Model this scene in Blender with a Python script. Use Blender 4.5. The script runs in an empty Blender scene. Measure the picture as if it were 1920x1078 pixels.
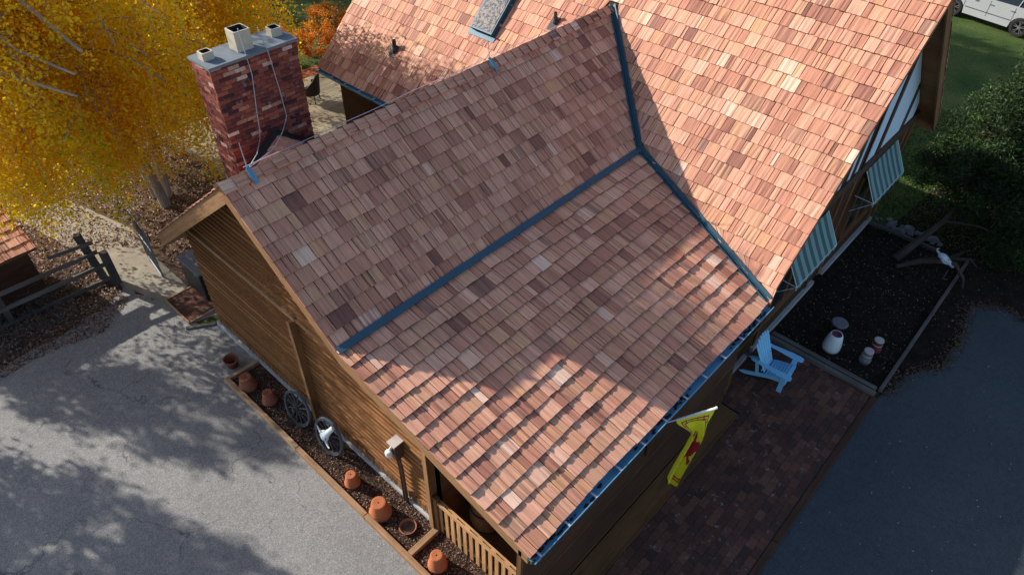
import bpy, math, random
import numpy as np
from mathutils import Vector, Matrix
random.seed(7); rng = np.random.default_rng(7)
SC = bpy.context.scene
COL = SC.collection
PI = math.pi

# ------------------------------------------------------------------ camera
cam = bpy.data.objects.new('camera', bpy.data.cameras.new('camera')); COL.objects.link(cam)
CR, CU, CF = ((0.6765876, -0.7362193, 0.0145044), (0.4925408, 0.4671132, 0.7343084), (0.5473871, 0.48968, -0.6786611))
cam.matrix_world = Matrix(((CR[0], CU[0], -CF[0], -3.6141), (CR[1], CU[1], -CF[1], -9.2600),
                           (CR[2], CU[2], -CF[2], 12.3010), (0, 0, 0, 1)))
cam.data.sensor_width = 36; cam.data.lens = 36*1317.03/1920
cam.data.clip_start = 0.1; cam.data.clip_end = 2000
SC.camera = cam
# ------------------------------------------------------------------ light
SUNV = Vector((-1.0, 3.0, 1.64)).normalized()      # towards the sun
elev = math.asin(SUNV.z); azim = math.atan2(SUNV.x, SUNV.y)
W = bpy.data.worlds.new('World'); SC.world = W; W.use_nodes = True
nt = W.node_tree; bg = nt.nodes['Background']
sky = nt.nodes.new('ShaderNodeTexSky'); sky.sky_type = 'NISHITA'; sky.sun_disc = False
sky.sun_elevation = elev; sky.sun_rotation = azim; sky.air_density = 1.0; sky.dust_density = 1.2; sky.ozone_density = 1.0
nt.links.new(sky.outputs[0], bg.inputs['Color']); bg.inputs['Strength'].default_value = 0.12
sd = bpy.data.lights.new('sun', 'SUN'); sd.energy = 5.0; sd.angle = math.radians(0.5); sd.color = (1.0, 0.93, 0.82)
sun = bpy.data.objects.new('sun', sd); COL.objects.link(sun)
sun.rotation_euler = SUNV.to_track_quat('Z', 'Y').to_euler(); sun.location = (0, 20, 30)
SC.view_settings.view_transform = 'Standard'; SC.view_settings.look = 'None'
SC.view_settings.exposure = 0.6; SC.view_settings.gamma = 1.0

# ------------------------------------------------------------------ materials
MATS = {}
class NT:
    def __init__(s, name):
        s.m = bpy.data.materials.new(name); s.m.use_nodes = True; s.t = s.m.node_tree
        s.b = s.t.nodes['Principled BSDF']; s.out = s.t.nodes['Material Output']
    def n(s, typ, **kw):
        o = s.t.nodes.new(typ)
        for k, v in kw.items():
            if k.startswith('i_'): o.inputs[k[2:].replace('_', ' ')].default_value = v
            else: setattr(o, k, v)
        return o
    def l(s, a, b): s.t.links.new(a, b)
    def coord(s, kind='Object', scale=(1, 1, 1)):
        tc = s.n('ShaderNodeTexCoord'); mp = s.n('ShaderNodeMapping'); mp.inputs['Scale'].default_value = scale
        s.l(tc.outputs[kind], mp.inputs['Vector']); return mp.outputs[0]
    def noise(s, vec, scale=5, detail=4, rough=.55):
        o = s.n('ShaderNodeTexNoise'); o.inputs['Scale'].default_value = scale; o.inputs['Detail'].default_value = detail
        o.inputs['Roughness'].default_value = rough; s.l(vec, o.inputs['Vector']); return o.outputs['Fac']
    def ramp(s, fac, stops, interp='LINEAR'):
        o = s.n('ShaderNodeValToRGB'); e = o.color_ramp.elements; o.color_ramp.interpolation = interp
        while len(e) < len(stops): e.new(0.5)
        for q, (p, c) in zip(e, stops):
            q.position = p; q.color = (*(c if hasattr(c, '__len__') else (c, c, c)), 1)
        s.l(fac, o.inputs[0]); return o.outputs['Color']
    def mix(s, a, b, fac=.5, mode='MIX'):
        o = s.n('ShaderNodeMix', data_type='RGBA', blend_type=mode)
        for k, v in ((0, fac), (6, a), (7, b)):
            if hasattr(v, 'is_linked'): s.l(v, o.inputs[k])
            else: o.inputs[k].default_value = v if k == 0 else (*v, 1)
        return o.outputs[2]
    def attr(s, name):
        o = s.n('ShaderNodeAttribute', attribute_name=name); return o.outputs['Fac']
    def bump(s, h, strength=.5, dist=.01):
        o = s.n('ShaderNodeBump'); o.inputs['Strength'].default_value = strength; o.inputs['Distance'].default_value = dist
        s.l(h, o.inputs['Height']); s.l(o.outputs[0], s.b.inputs['Normal'])
    def col(s, c):
        if hasattr(c, 'is_linked'): s.l(c, s.b.inputs['Base Color'])
        else: s.b.inputs['Base Color'].default_value = (*c, 1)
    def set(s, rough=.7, metal=0, spec=.3, trans=0):
        s.b.inputs['Roughness'].default_value = rough; s.b.inputs['Metallic'].default_value = metal
        s.b.inputs['Specular IOR Level'].default_value = spec
        return s
def reg(key, x): MATS[key] = x.m; return x

def m_plain(key, c, rough=.6, metal=0, var=.15, scale=8, spec=.3, kind='Object'):
    x = NT(key); v = x.coord(kind); nz = x.noise(v, scale, 5)
    x.col(x.mix(tuple(q*(1-var) for q in c), tuple(min(1, q*(1+var)) for q in c), nz)); x.set(rough, metal, spec)
    x.bump(x.noise(v, scale*6, 3), .15, .004); return reg(key, x)

def m_wood(key, stops, rough=.75, dirt=.25, gs=.7):
    """grained wood: u across the grain, v along it; rnd picks the board's tone"""
    x = NT(key); uv = x.coord('UV', (1, 1, 1))
    mp = x.n('ShaderNodeMapping'); mp.inputs['Scale'].default_value = (70, 3.0, 1); x.l(uv, mp.inputs['Vector'])
    mp2 = x.n('ShaderNodeMapping'); mp2.inputs['Scale'].default_value = (16, .8, 1); x.l(uv, mp2.inputs['Vector'])
    g = x.noise(mp.outputs[0], 1, 3, .6); g2 = x.noise(mp2.outputs[0], 1, 2, .5)
    base = x.ramp(x.attr('rnd'), stops)
    a = x.mix(base, x.ramp(g, ((.3, .62), (.5, .95), (.72, 1.22))), gs, 'MULTIPLY')
    b = x.mix(a, x.ramp(g2, ((.34, .68), (.5, 1.0), (.68, 1.2))), gs*.85, 'MULTIPLY')
    pat = x.noise(x.coord('Object'), 1.3, 4)
    c = x.mix(b, x.ramp(pat, ((.3, 1-dirt), (.65, 1.08))), .8, 'MULTIPLY')
    x.col(c); x.set(rough, 0, .25); x.bump(g, .35, .003); return reg(key, x)

def m_shake():
    x = NT('cedar_shake'); uv = x.coord('UV')
    def mp(s):
        o = x.n('ShaderNodeMapping'); o.inputs['Scale'].default_value = s; x.l(uv, o.inputs['Vector']); return o.outputs[0]
    fine = x.noise(mp((110, 2.2, 1)), 1, 4, .65); mid = x.noise(mp((34, .9, 1)), 1, 2, .5); wide = x.noise(mp((13, .45, 1)), 1, 1, .4)
    r = x.attr('rnd'); r2 = x.attr('rnd2')
    tint = x.ramp(r, ((0, (0.224, 0.098, 0.075)), (.05, (0.347, 0.146, 0.103)), (.20, (0.510, 0.229, 0.148)), (.45, (0.632, 0.307, 0.208)),
                      (.66, (0.734, 0.385, 0.267)), (.80, (0.612, 0.332, 0.198)), (.90, (0.530, 0.229, 0.159)), (.96, (0.673, 0.360, 0.247)), (1, (0.857, 0.604, 0.465))))
    tint2 = x.ramp(r2, ((0, (0.306, 0.117, 0.084)), (.35, (0.571, 0.259, 0.163)), (.6, (0.775, 0.439, 0.297)), (.8, (0.449, 0.200, 0.138)), (.93, (0.673, 0.351, 0.187)), (1, (0.265, 0.146, 0.118))))
    # strips of other tone inside one shake, as strong as the shake's own draw
    band = x.ramp(wide, ((.44, 0.0), (.53, 1.0)))
    k = x.n('ShaderNodeMath', operation='MULTIPLY'); x.l(band, k.inputs[0]); x.l(r2, k.inputs[1])
    c = x.mix(tint, tint2, k.outputs[0])
    c = x.mix(c, x.ramp(mid, ((.30, .52), (.43, .92), (.6, 1.06), (.75, 1.28))), .85, 'MULTIPLY')
    c = x.mix(c, x.ramp(fine, ((.28, .52), (.48, .98), (.7, 1.28))), .7, 'MULTIPLY')
    big = x.noise(x.coord('Object'), .55, 3)
    c = x.mix(c, x.ramp(big, ((.35, (.84, .80, .80)), (.62, (1.08, 1.04, 1.0)))), .6, 'MULTIPLY')
    x.col(c); x.set(.72, 0, .3)
    x.bump(fine, .55, .004); return reg('cedar_shake', x)
m_shake()
BROWN = ((0, (.15, .068, .026)), (.5, (.21, .098, .037)), (1, (.27, .138, .055)))
m_wood('brown_siding', BROWN, .8, .3)
m_wood('wall_siding', ((0, (.16, .060, .018)), (.5, (.20, .080, .024)), (1, (.32, .15, .056))), .8, .22, .3)
m_wood('trim_wood', ((0, (.25, .125, .055)), (1, (.33, .18, .085))), .8, .2)
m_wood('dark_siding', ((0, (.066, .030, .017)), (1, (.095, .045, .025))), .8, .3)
m_wood('timber', ((0, (.34, .19, .10)), (.5, (.43, .26, .15)), (1, (.50, .33, .20))), .85, .45)
m_wood('fence_wood', ((0, (.40, .21, .09)), (1, (.52, .30, .14))), .8, .2)
m_wood('weathered_wood', ((0, (.055, .05, .05)), (.5, (.10, .09, .085)), (1, (.16, .14, .125))), .9, .4)
m_wood('deck_wood', ((0, (.20, .165, .11)), (.5, (.27, .225, .15)), (1, (.33, .28, .20))), .85, .35)
m_wood('bark_white', ((0, (.28, .25, .22)), (1, (.46, .41, .37))), .85, .5)
m_wood('bark_dark', ((0, (.05, .04, .035)), (1, (.10, .08, .07))), .9, .4)
def m_brick(key, stops):
    x = NT(key); v = x.coord('Object')
    c = x.ramp(x.attr('rnd'), stops); c = x.mix(c, x.ramp(x.noise(v, 26, 4), ((.3, .6), (.7, 1.25))), .7, 'MULTIPLY')
    c = x.mix(c, (.55, .50, .48), x.ramp(x.noise(v, 7, 6, .7), ((.60, 0), (.74, .55))))
    x.col(c); x.set(.85, 0, .2); x.bump(x.noise(v, 60, 4), .5, .006); return reg(key, x)
m_brick('chimney_brick', ((0, (.060, .024, .028)), (.25, (.125, .036, .034)), (.5, (.21, .056, .042)), (.72, (.29, .088, .060)), (.88, (.38, .17, .12)), (1, (.54, .38, .32))))
m_brick('paver', ((0, (.075, .040, .034)), (.4, (.105, .048, .036)), (.7, (.14, .060, .042)), (1, (.19, .085, .055))))
m_plain('mortar', (.26, .20, .19), .95)
m_plain('concrete_cap', (.15, .175, .20), .9, var=.3, scale=5)
m_plain('concrete', (.42, .42, .42), .9, var=.2, scale=4)
m_plain('flue_clay', (.52, .46, .36), .85, var=.2)
m_plain('soot', (.03, .028, .026), .95)
m_plain('slate_metal', (.036, .095, .14), .5, .25, .12, 3, .5)
m_plain('gutter_metal', (.13, .33, .48), .42, .2, .15, 3, .5)
m_plain('dark_metal', (.05, .055, .065), .5, .6)
m_plain('galvanised', (.17, .20, .24), .6, .25)
m_plain('rod_blue', (.10, .30, .45), .5, .1)
m_plain('cable_grey', (.45, .46, .52), .5, .3)
m_plain('black_flashing', (.035, .035, .04), .6)
m_plain('leaf_debris', (.05, .035, .025), .95, var=.5)
m_plain('terracotta', (.40, .125, .05), .8, var=.16, scale=6)
m_plain('terracotta_old', (.26, .09, .05), .85, var=.28, scale=9)
m_plain('hole_dark', (.02, .012, .01), .95)
m_plain('chair_paint', (.26, .62, .92), .6, var=.07, scale=10)
m_plain('bone', (.62, .68, .74), .8, var=.15, scale=20)
m_plain('white_glaze', (.66, .74, .78), .35, var=.06, spec=.5)
m_plain('maroon', (.16, .035, .05), .6)
m_plain('pale_tin', (.50, .44, .42), .6)
m_plain('stump_grey', (.17, .17, .19), .85, var=.35)
m_plain('rock', (.15, .145, .155), .9, var=.35, scale=5)
m_plain('white_plastic', (.75, .73, .70), .4)
m_plain('conduit_brown', (.075, .04, .028), .5)
m_plain('stucco', (.62, .76, .90), .85, var=.06, scale=30)
m_plain('timber_dark', (.085, .046, .03), .8, var=.25)
m_plain('awning_light', (.20, .34, .335), .85, var=.08)
m_plain('awning_dark', (.075, .125, .135), .85, var=.08)
m_plain('flag_yellow', (.78, .74, .03), .7, var=.06)
m_plain('flag_red', (.36, .02, .04), .7)
m_plain('car_paint', (.55, .58, .62), .28, .35, .03, 2, .6)
m_plain('tyre', (.02, .02, .022), .8)
m_plain('alloy', (.50, .51, .53), .3, .8)
m_plain('black_trim', (.02, .02, .022), .5)
m_plain('wicker', (.03, .025, .022), .7, var=.4, scale=40)
m_plain('wheel_iron', (.10, .13, .17), .65, .2, .25, 12)
m_plain('wheel_wood', (.045, .048, .055), .8, var=.35, scale=14)
x = NT('glass_dark'); x.col((.02, .03, .04)); x.set(.06, 0, .6); reg('glass_dark', x)
def m_sky_glass():
    x = NT('skylight_glass'); v = x.coord('Object'); f = x.ramp(x.noise(v, 14, 6, .75), ((.50, 0), (.56, 1)))
    x.col(x.mix((.06, .08, .10), (.22, .13, .07), f)); x.set(.1, 0, 1.0)
    rr = x.ramp(f, ((0, .12), (1, .8))); x.l(rr, x.b.inputs['Roughness']); reg('skylight_glass', x)
m_sky_glass()

def m_asphalt(key, ASPA, ASPB):
    x = NT(key); v = x.coord('Object')
    c = x.ramp(x.noise(v, .35, 5, .6), ((.3, ASPA), (.7, ASPB)))
    sp = x.ramp(x.noise(v, 85, 3, .8), ((.38, .45), (.5, 1.0), (.62, 1.8)))
    c = x.mix(c, sp, .75, 'MULTIPLY')
    c = x.mix(c, x.ramp(x.noise(v, 30, 3, .8), ((.38, .66), (.5, .98), (.64, 1.4))), .5, 'MULTIPLY')
    sp2 = x.ramp(x.noise(v, 7, 5, .7), ((.3, .84), (.7, 1.12))); c = x.mix(c, sp2, .9, 'MULTIPLY')
    # fine cracks
    dn = x.n('ShaderNodeTexNoise'); dn.inputs['Scale'].default_value = 1.6; dn.inputs['Detail'].default_value = 6; x.l(v, dn.inputs['Vector'])
    va = x.n('ShaderNodeVectorMath', operation='MULTIPLY_ADD'); x.l(dn.outputs['Color'], va.inputs[0]); va.inputs[1].default_value = (.9, .9, .9); x.l(v, va.inputs[2])
    vo = x.n('ShaderNodeTexVoronoi', feature='DISTANCE_TO_EDGE'); vo.inputs['Scale'].default_value = .42; x.l(va.outputs[0], vo.inputs['Vector'])
    ck = x.ramp(vo.outputs['Distance'], ((.0, 1), (.008, 0)))
    ms = x.ramp(x.noise(v, .8, 2), ((.47, 0), (.56, 1)))
    k = x.mix((0, 0, 0), ck, ms)
    c = x.mix(c, (.045, .045, .05), x.ramp(k, ((0, 0), (1, .75))))
    x.col(c); x.set(.85, 0, .3); x.bump(x.noise(v, 120, 3, .8), .6, .006); reg(key, x)
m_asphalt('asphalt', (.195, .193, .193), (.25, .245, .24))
m_asphalt('shade_toned_asphalt', (.044, .055, .064), (.062, .073, .082))  # same driveway asphalt, with the shade beside the house put into its colour
m_plain('roof_felt', (.035, .022, .018), .95)
m_plain('shake_end', (.085, .038, .026), .95, var=.4)
def m_ground(key, a, b, scale=3, fine=60, bs=.02, s2=(.7, 1.25)):
    x = NT(key); v = x.coord('Object'); c = x.ramp(x.noise(v, scale, 6, .65), ((.35, a), (.65, b)))
    c = x.mix(c, x.ramp(x.noise(v, fine, 4, .8), ((.35, s2[0]), (.65, s2[1]))), .85, 'MULTIPLY')
    x.col(c); x.set(.95, 0, .1); x.bump(x.noise(v, fine, 5, .8), .8, bs); reg(key, x)
m_ground('lawn', (.030, .065, .016), (.085, .115, .032), .45, 14, .05, (.5, 1.5))
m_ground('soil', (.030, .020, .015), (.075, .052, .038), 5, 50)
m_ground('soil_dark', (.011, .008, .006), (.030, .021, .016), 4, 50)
m_ground('litter_soil', (.065, .042, .030), (.17, .12, .09), 3, 40, .03)
m_ground('path_concrete', (.24, .22, .185), (.34, .31, .26), 1.5, 60, .005, (.8, 1.15))
def m_leaf(key, stops, trans, mixf=.45):
    x = NT(key); c = x.ramp(x.attr('rnd'), stops)
    x.col(c); x.set(.6, 0, .25)
    tr = x.n('ShaderNodeBsdfTranslucent'); ms = x.n('ShaderNodeMixShader'); ms.inputs[0].default_value = mixf
    x.l(x.mix(c, trans, .5, 'MULTIPLY'), tr.inputs['Color']); x.l(x.b.outputs[0], ms.inputs[1]); x.l(tr.outputs[0], ms.inputs[2])
    x.l(ms.outputs[0], x.out.inputs['Surface']); reg(key, x)
m_leaf('birch_leaf', ((0, (.26, .40, .02)), (.14, (.66, .66, .03)), (.36, (.96, .80, .05)), (.62, (.97, .66, .03)), (.84, (.92, .46, .02)), (1, (.60, .22, .015))), (1.0, 1.0, .8), .72)
m_leaf('orange_leaf', ((0, (.40, .22, .02)), (.5, (.66, .24, .02)), (1, (.48, .12, .02))), (1, .9, .6))
m_leaf('needle', ((0, (.006, .014, .005)), (.5, (.022, .046, .011)), (1, (.085, .15, .028))), (.9, 1, .6), .2)
m_leaf('dry_leaf', ((0, (.045, .024, .017)), (.35, (.13, .066, .042)), (.7, (.29, .17, .12)), (1, (.50, .36, .28))), (1, .8, .6), .1)
m_leaf('grass_blade', ((0, (.03, .06, .012)), (.6, (.07, .11, .02)), (1, (.17, .17, .06))), (1, 1, .6), .2)

# ------------------------------------------------------------------ mesh builder
class MB:
    def __init__(s): s.v = []; s.f = []; s.uv = []; s.mi = []; s.r = []; s.r2 = []; s.sm = []
    def face(s, pts, uv=None, m=0, r=None, r2=None, smooth=False):
        i = len(s.v); s.v += [tuple(p) for p in pts]; s.f.append(tuple(range(i, i+len(pts))))
        s.uv.append(uv or [(p[0], p[1]) for p in pts]); s.mi.append(m); s.sm.append(smooth)
        s.r.append(random.random() if r is None else r); s.r2.append(random.random() if r2 is None else r2)
    def box(s, lo, hi, M=None, m=0, r=None, along=None, taper=None):
        """axis box lo..hi, optionally transformed; grain runs along its longest side"""
        lo = list(lo); hi = list(hi); r = random.random() if r is None else r; r2 = random.random()
        d = [hi[i]-lo[i] for i in range(3)]; ax = along if along is not None else max(range(3), key=lambda k: d[k])
        ou, ov = random.random()*40, random.random()*40
        c = [(lo[0] if not i & 1 else hi[0], lo[1] if not i & 2 else hi[1], lo[2] if not i & 4 else hi[2]) for i in range(8)]
        for q in ((0, 2, 3, 1), (4, 5, 7, 6), (0, 1, 5, 4), (2, 6, 7, 3), (0, 4, 6, 2), (1, 3, 7, 5)):
            P = [c[k] for k in q]; vary = [k for k in range(3) if max(p[k] for p in P)-min(p[k] for p in P) > 1e-9]
            if len(vary) < 2: vary = [0, 1]
            if ax in vary: v = ax; u = [k for k in vary if k != ax][0]
            else: u, v = vary[0], vary[1]
            uv = [(p[u]+ou, p[v]+ov) for p in P]
            if M is not None: P = [M @ Vector(p) for p in P]
            s.face(P, uv, m, r, r2)
    def beam(s, a, b, w, h, m=0, r=None, up=(0, 0, 1)):
        a = Vector(a); b = Vector(b); d = b-a; L = d.length; z = d.normalized(); x = Vector(up).cross(z)
        if x.length < 1e-4: x = Vector((1, 0, 0)).cross(z)
        x.normalize(); y = z.cross(x)
        M = Matrix(((x.x, y.x, z.x, a.x), (x.y, y.y, z.y, a.y), (x.z, y.z, z.z, a.z), (0, 0, 0, 1)))
        s.box((-w/2, -h/2, 0), (w/2, h/2, L), M, m, r, 2)
    def tube(s, pts, rad, n=8, m=0, r=None, cap=True):
        pts = [Vector(p) for p in pts]; rad = rad if hasattr(rad, '__len__') else [rad]*len(pts); rings = []; L = 0
        r = random.random() if r is None else r; prevx = None; off = random.random()*30
        for i, p in enumerate(pts):
            d = (pts[min(i+1, len(pts)-1)]-pts[max(i-1, 0)]).normalized()
            x = d.orthogonal().normalized() if prevx is None else (prevx-d*prevx.dot(d)).normalized()
            prevx = x; y = d.cross(x)
            if i: L += (p-pts[i-1]).length
            rings.append(([p+(x*math.cos(2*PI*k/n)+y*math.sin(2*PI*k/n))*rad[i] for k in range(n)], L))
        for i in range(len(rings)-1):
            (A, la), (B, lb) = rings[i], rings[i+1]
            for k in range(n):
                k2 = (k+1) % n; w = 2*PI*rad[i]/n
                s.face([A[k], A[k2], B[k2], B[k]], [(off+k*w, la), (off+(k+1)*w, la), (off+(k+1)*w, lb), (off+k*w, lb)], m, r, .5, True)
        if cap:
            s.face(list(reversed(rings[0][0])), None, m, r); s.face(rings[-1][0], None, m, r)
    def lathe(s, prof, c=(0, 0, 0), n=24, m=0, r=.5, mids=None, M=None):
        """prof = [(radius, z)...] around the vertical through c"""
        c = Vector(c)
        for i in range(len(prof)-1):
            (r0, z0), (r1, z1) = prof[i], prof[i+1]; mm = mids[i] if mids else m
            for k in range(n):
                a, b = 2*PI*k/n, 2*PI*(k+1)/n
                P = [(r0*math.cos(a), r0*math.sin(a), z0), (r0*math.cos(b), r0*math.sin(b), z0), (r1*math.cos(b), r1*math.sin(b), z1), (r1*math.cos(a), r1*math.sin(a), z1)]
                if r0 < 1e-6: P = [P[0], P[2], P[3]]
                elif r1 < 1e-6: P = P[:3]
                P = [(M @ Vector(p) if M is not None else Vector(p))+c for p in P]
                s.face(P, [(a*.1, z0)]*len(P), mm, r, .5, True)
    def build(s, name, mats, parent=None, weld=False, bevel=0, loc=None):
        me = bpy.data.meshes.new(name); me.from_pydata(s.v, [], s.f)
        for m in (mats if isinstance(mats, (list, tuple)) else [mats]): me.materials.append(MATS[m])
        me.polygons.foreach_set('material_index', s.mi)
        me.polygons.foreach_set('use_smooth', s.sm)
        uvl = me.uv_layers.new(name='UVMap'); flat = []
        for u in s.uv:
            for q in u: flat += [q[0], q[1]]
        uvl.data.foreach_set('uv', flat)
        for nm, arr in (('rnd', s.r), ('rnd2', s.r2)):
            a = me.attributes.new(nm, 'FLOAT', 'FACE'); a.data.foreach_set('value', arr)
        o = bpy.data.objects.new(name, me); COL.objects.link(o)
        if weld or bevel:
            md = o.modifiers.new('weld', 'WELD'); md.merge_threshold = .0004
        if bevel:
            md = o.modifiers.new('bevel', 'BEVEL'); md.width = bevel; md.segments = 2; md.limit_method = 'ANGLE'; md.harden_normals = False
        if parent is not None:
            o.parent = parent; o.matrix_parent_inverse = Matrix.Translation(parent.location).inverted() if parent.type == 'EMPTY' and not parent.get('local') else Matrix()
        return o
def thing(name, label, cat, loc=(0, 0, 0), group=None, local=False, rz=0):
    o = bpy.data.objects.new(name, None); COL.objects.link(o); o.location = loc; o.rotation_euler = (0, 0, rz)
    o.empty_display_size = .2; o['label'] = label; o['category'] = cat
    if group: o['group'] = group
    if local: o['local'] = 1
    return o
def tag(o, label, cat, group=None, kind=None):
    if label: o['label'] = label
    if cat: o['category'] = cat
    if group: o['group'] = group
    if kind: o['kind'] = kind
    return o
def struct(o): o['kind'] = 'structure'; return o
def clone(root, loc, rz=0, label=None):
    r = root.copy(); COL.objects.link(r); r.location = loc; r.rotation_euler = (0, 0, rz)
    if label: r['label'] = label
    for ch in list(root.children):
        c = ch.copy(); COL.objects.link(c); c.parent = r; c.matrix_parent_inverse = ch.matrix_parent_inverse
        for g in ch.children:
            d = g.copy(); COL.objects.link(d); d.parent = c; d.matrix_parent_inverse = g.matrix_parent_inverse
    return r

def quads(name, C, A, B, mat, rnd, parent=None):
    """many leaf-sized rhombic quads: centres C, half axes A (long) and B (short)"""
    n = len(C); V = np.empty((n, 4, 3)); V[:, 0] = C-A; V[:, 1] = C+B; V[:, 2] = C+A; V[:, 3] = C-B
    me = bpy.data.meshes.new(name); me.vertices.add(4*n); me.vertices.foreach_set('co', V.ravel())
    me.loops.add(4*n); me.loops.foreach_set('vertex_index', np.arange(4*n, dtype=np.int32))
    me.polygons.add(n); me.polygons.foreach_set('loop_start', np.arange(0, 4*n, 4, dtype=np.int32)); me.polygons.foreach_set('loop_total', np.full(n, 4, dtype=np.int32))
    me.update(calc_edges=True)
    a = me.attributes.new('rnd', 'FLOAT', 'FACE'); a.data.foreach_set('value', np.clip(rnd, 0, 1).astype(np.float32))
    me.materials.append(MATS[mat]); o = bpy.data.objects.new(name, me); COL.objects.link(o)
    if parent is not None:
        o.parent = parent; o.matrix_parent_inverse = Matrix.Translation(parent.location).inverted()
    return o
def rdir(n):
    v = rng.normal(size=(n, 3)); return v/np.linalg.norm(v, axis=1)[:, None]
def leaf_axes(n, size, flat=0.0, ratio=.55, down=0.0):
    a = rdir(n); a[:, 2] *= (1-flat); a[:, 2] -= down; a /= np.linalg.norm(a, axis=1)[:, None]
    b = rdir(n); b[:, 2] *= (1-flat); b -= a*(a*b).sum(1)[:, None]; b /= np.linalg.norm(b, axis=1)[:, None]
    s = (size*rng.uniform(.6, 1.3, n))[:, None]; return a*s*.5, b*s*.5*ratio

def in_poly(x, y, poly):
    c = False; j = len(poly)-1
    for i in range(len(poly)):
        xi, yi = poly[i]; xj, yj = poly[j]
        if (yi > y) != (yj > y) and x < (xj-xi)*(y-yi)/(yj-yi)+xi: c = not c
        j = i
    return c
def sheet(name, poly, z, mat, mats=None):
    b = MB(); b.face([(x, y, z) for x, y in poly], None, 0, .5); return b.build(name, mat)

# ------------------------------------------------------------------ measurements of the house
H, ZC, ZE = 6.0948, 4.2193, 3.0896          # wing ridge, pitch break, eave heights
YC, YE = -2.4138, -6.4139                   # where the pitch breaks / the low eave, near side
M1 = (H-ZC)/-YC; M2 = (ZC-ZE)/(YC-YE)
XF = 6.8979; MM = (H-ZE)/(10-XF)            # main eave, main pitch
XM = 11.61; ZM = ZE+MM*(XM-XF); XR = 2*XM-XF
YL = 7.85                                   # far rake of the main roof
YG = 4.03; ZG = H-M1*YG
def main_z(x): return ZE+MM*((x if x < XM else 2*XM-x)-XF)
def wing_z(y): return H-M1*y if y > 0 else (H+M1*y if y > YC else ZC+M2*(y-YC))
XD = XF+(ZC-ZE)/MM

# ------------------------------------------------------------------ ground
def ragged(poly, amp=.05, step=.18):
    out = []
    for i in range(len(poly)):
        a, c = Vector(poly[i]), Vector(poly[(i+1) % len(poly)]); L = (c-a).length; n = max(1, int(L/step)) if L < 4 else 1
        for k in range(n):
            p = a.lerp(c, k/n); out.append((p.x+random.gauss(0, amp)*(k > 0), p.y+random.gauss(0, amp)*(k > 0)))
    return out
lawn = sheet('ground', [(-90, -90), (160, -90), (160, 160), (-90, 160)], 0, 'lawn'); struct(lawn)
LIT = [(-30, 6.2), (-3.65, 6.2), (-2.1, 6.25), (-1.3, 6.35), (-.54, 6.7), (-.2, 6.0), (.1, 4.3), (3.9, 3.0), (3.9, 13.5), (7, 15), (2, 21), (-30, 24)]
struct(sheet('leaf_covered_soil', LIT, .004, 'litter_soil'))
ASP = [(-60, 6.1), (-3.65, 6.2), (-2.1, 6.27), (-1.3, 6.38), (-.54, 6.75), (-.51, 7.05), (-.04, 5.3), (.12, 4.2), (.5, 3.9), (2, 3), (2, -5),
       (9.2, -5.5), (9.0, -9.2), (9.0, -60), (-60, -60)]
EDGE = [(9.2, -8.75), (9.6, -8.82), (10.4, -9.0), (10.8, -9.2), (11.15, -9.5), (11.8, -9.45), (12.4, -9.52), (13.1, -9.4), (13.75, -9.3), (14.15, -9.6), (14.35, -10.0), (14.1, -10.6), (14.6, -12), (15, -14), (16, -60)]
struct(sheet('asphalt_driveway', ragged(ASP[:7], .05)+ASP[7:], .008, 'asphalt'))
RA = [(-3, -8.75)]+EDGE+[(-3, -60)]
struct(sheet('shade_toned_asphalt', ragged(RA, .055, .12), .012, 'shade_toned_asphalt'))  # shaded copy of the driveway: its darker, bluer colour stands for shade
struct(sheet('concrete_path', [(-.53, 7.02), (-.05, 5.3), (.1, 4.35), (.62, 4.2), (.62, 7.4), (.75, 9.0), (.1, 11.7), (-1.3, 11.9), (-.75, 9.2)], .012, 'path_concrete'))
RL = [(9.2, -8.7), (9.6, -8.82), (10.4, -9.0), (10.8, -9.2), (11.15, -9.5), (11.8, -9.45), (12.4, -9.52), (13.1, -9.4), (13.75, -9.3), (14.15, -9.6), (14.35, -10.0), (14.1, -10.6), (14.6, -12), (15, -14), (22, -14), (21, -7), (15.7, -6.6), (15.5, -8.6)]
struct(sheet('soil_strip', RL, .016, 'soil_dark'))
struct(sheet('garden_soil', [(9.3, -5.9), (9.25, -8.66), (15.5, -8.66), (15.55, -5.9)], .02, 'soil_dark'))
struct(sheet('bed_soil', [(-.3, 2.05), (.5, 2.05), (.5, -8), (-.3, -8)], .05, 'soil'))

# ------------------------------------------------------------------ the house
house = thing('house', 'brown timber house with cedar shake roofs, brick chimney and lower wing', 'house', (.5, -3, 0))
def prism(b, poly, off, m=0, r=None):
    """closed prism from a planar polygon moved by off"""
    poly = [Vector(p) for p in poly]; off = Vector(off); r = random.random() if r is None else r
    e0 = (poly[1]-poly[0]).normalized(); nn = None
    for k in range(2, len(poly)):
        nn = e0.cross(poly[k]-poly[0])
        if nn.length > 1e-6: break
    nn.normalize(); e1 = nn.cross(e0)
    uv = [(((p-poly[0]).dot(e1)), ((p-poly[0]).dot(e0))) for p in poly]
    b.face(poly, uv, m, r); b.face([p+off for p in reversed(poly)], list(reversed(uv)), m, r)
    for i in range(len(poly)):
        j = (i+1) % len(poly); L = (poly[j]-poly[i]).length
        b.face([poly[i], poly[i]+off, poly[j]+off, poly[j]], [(0, 0), (off.length, 0), (off.length, L), (0, L)], m, r)

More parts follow.
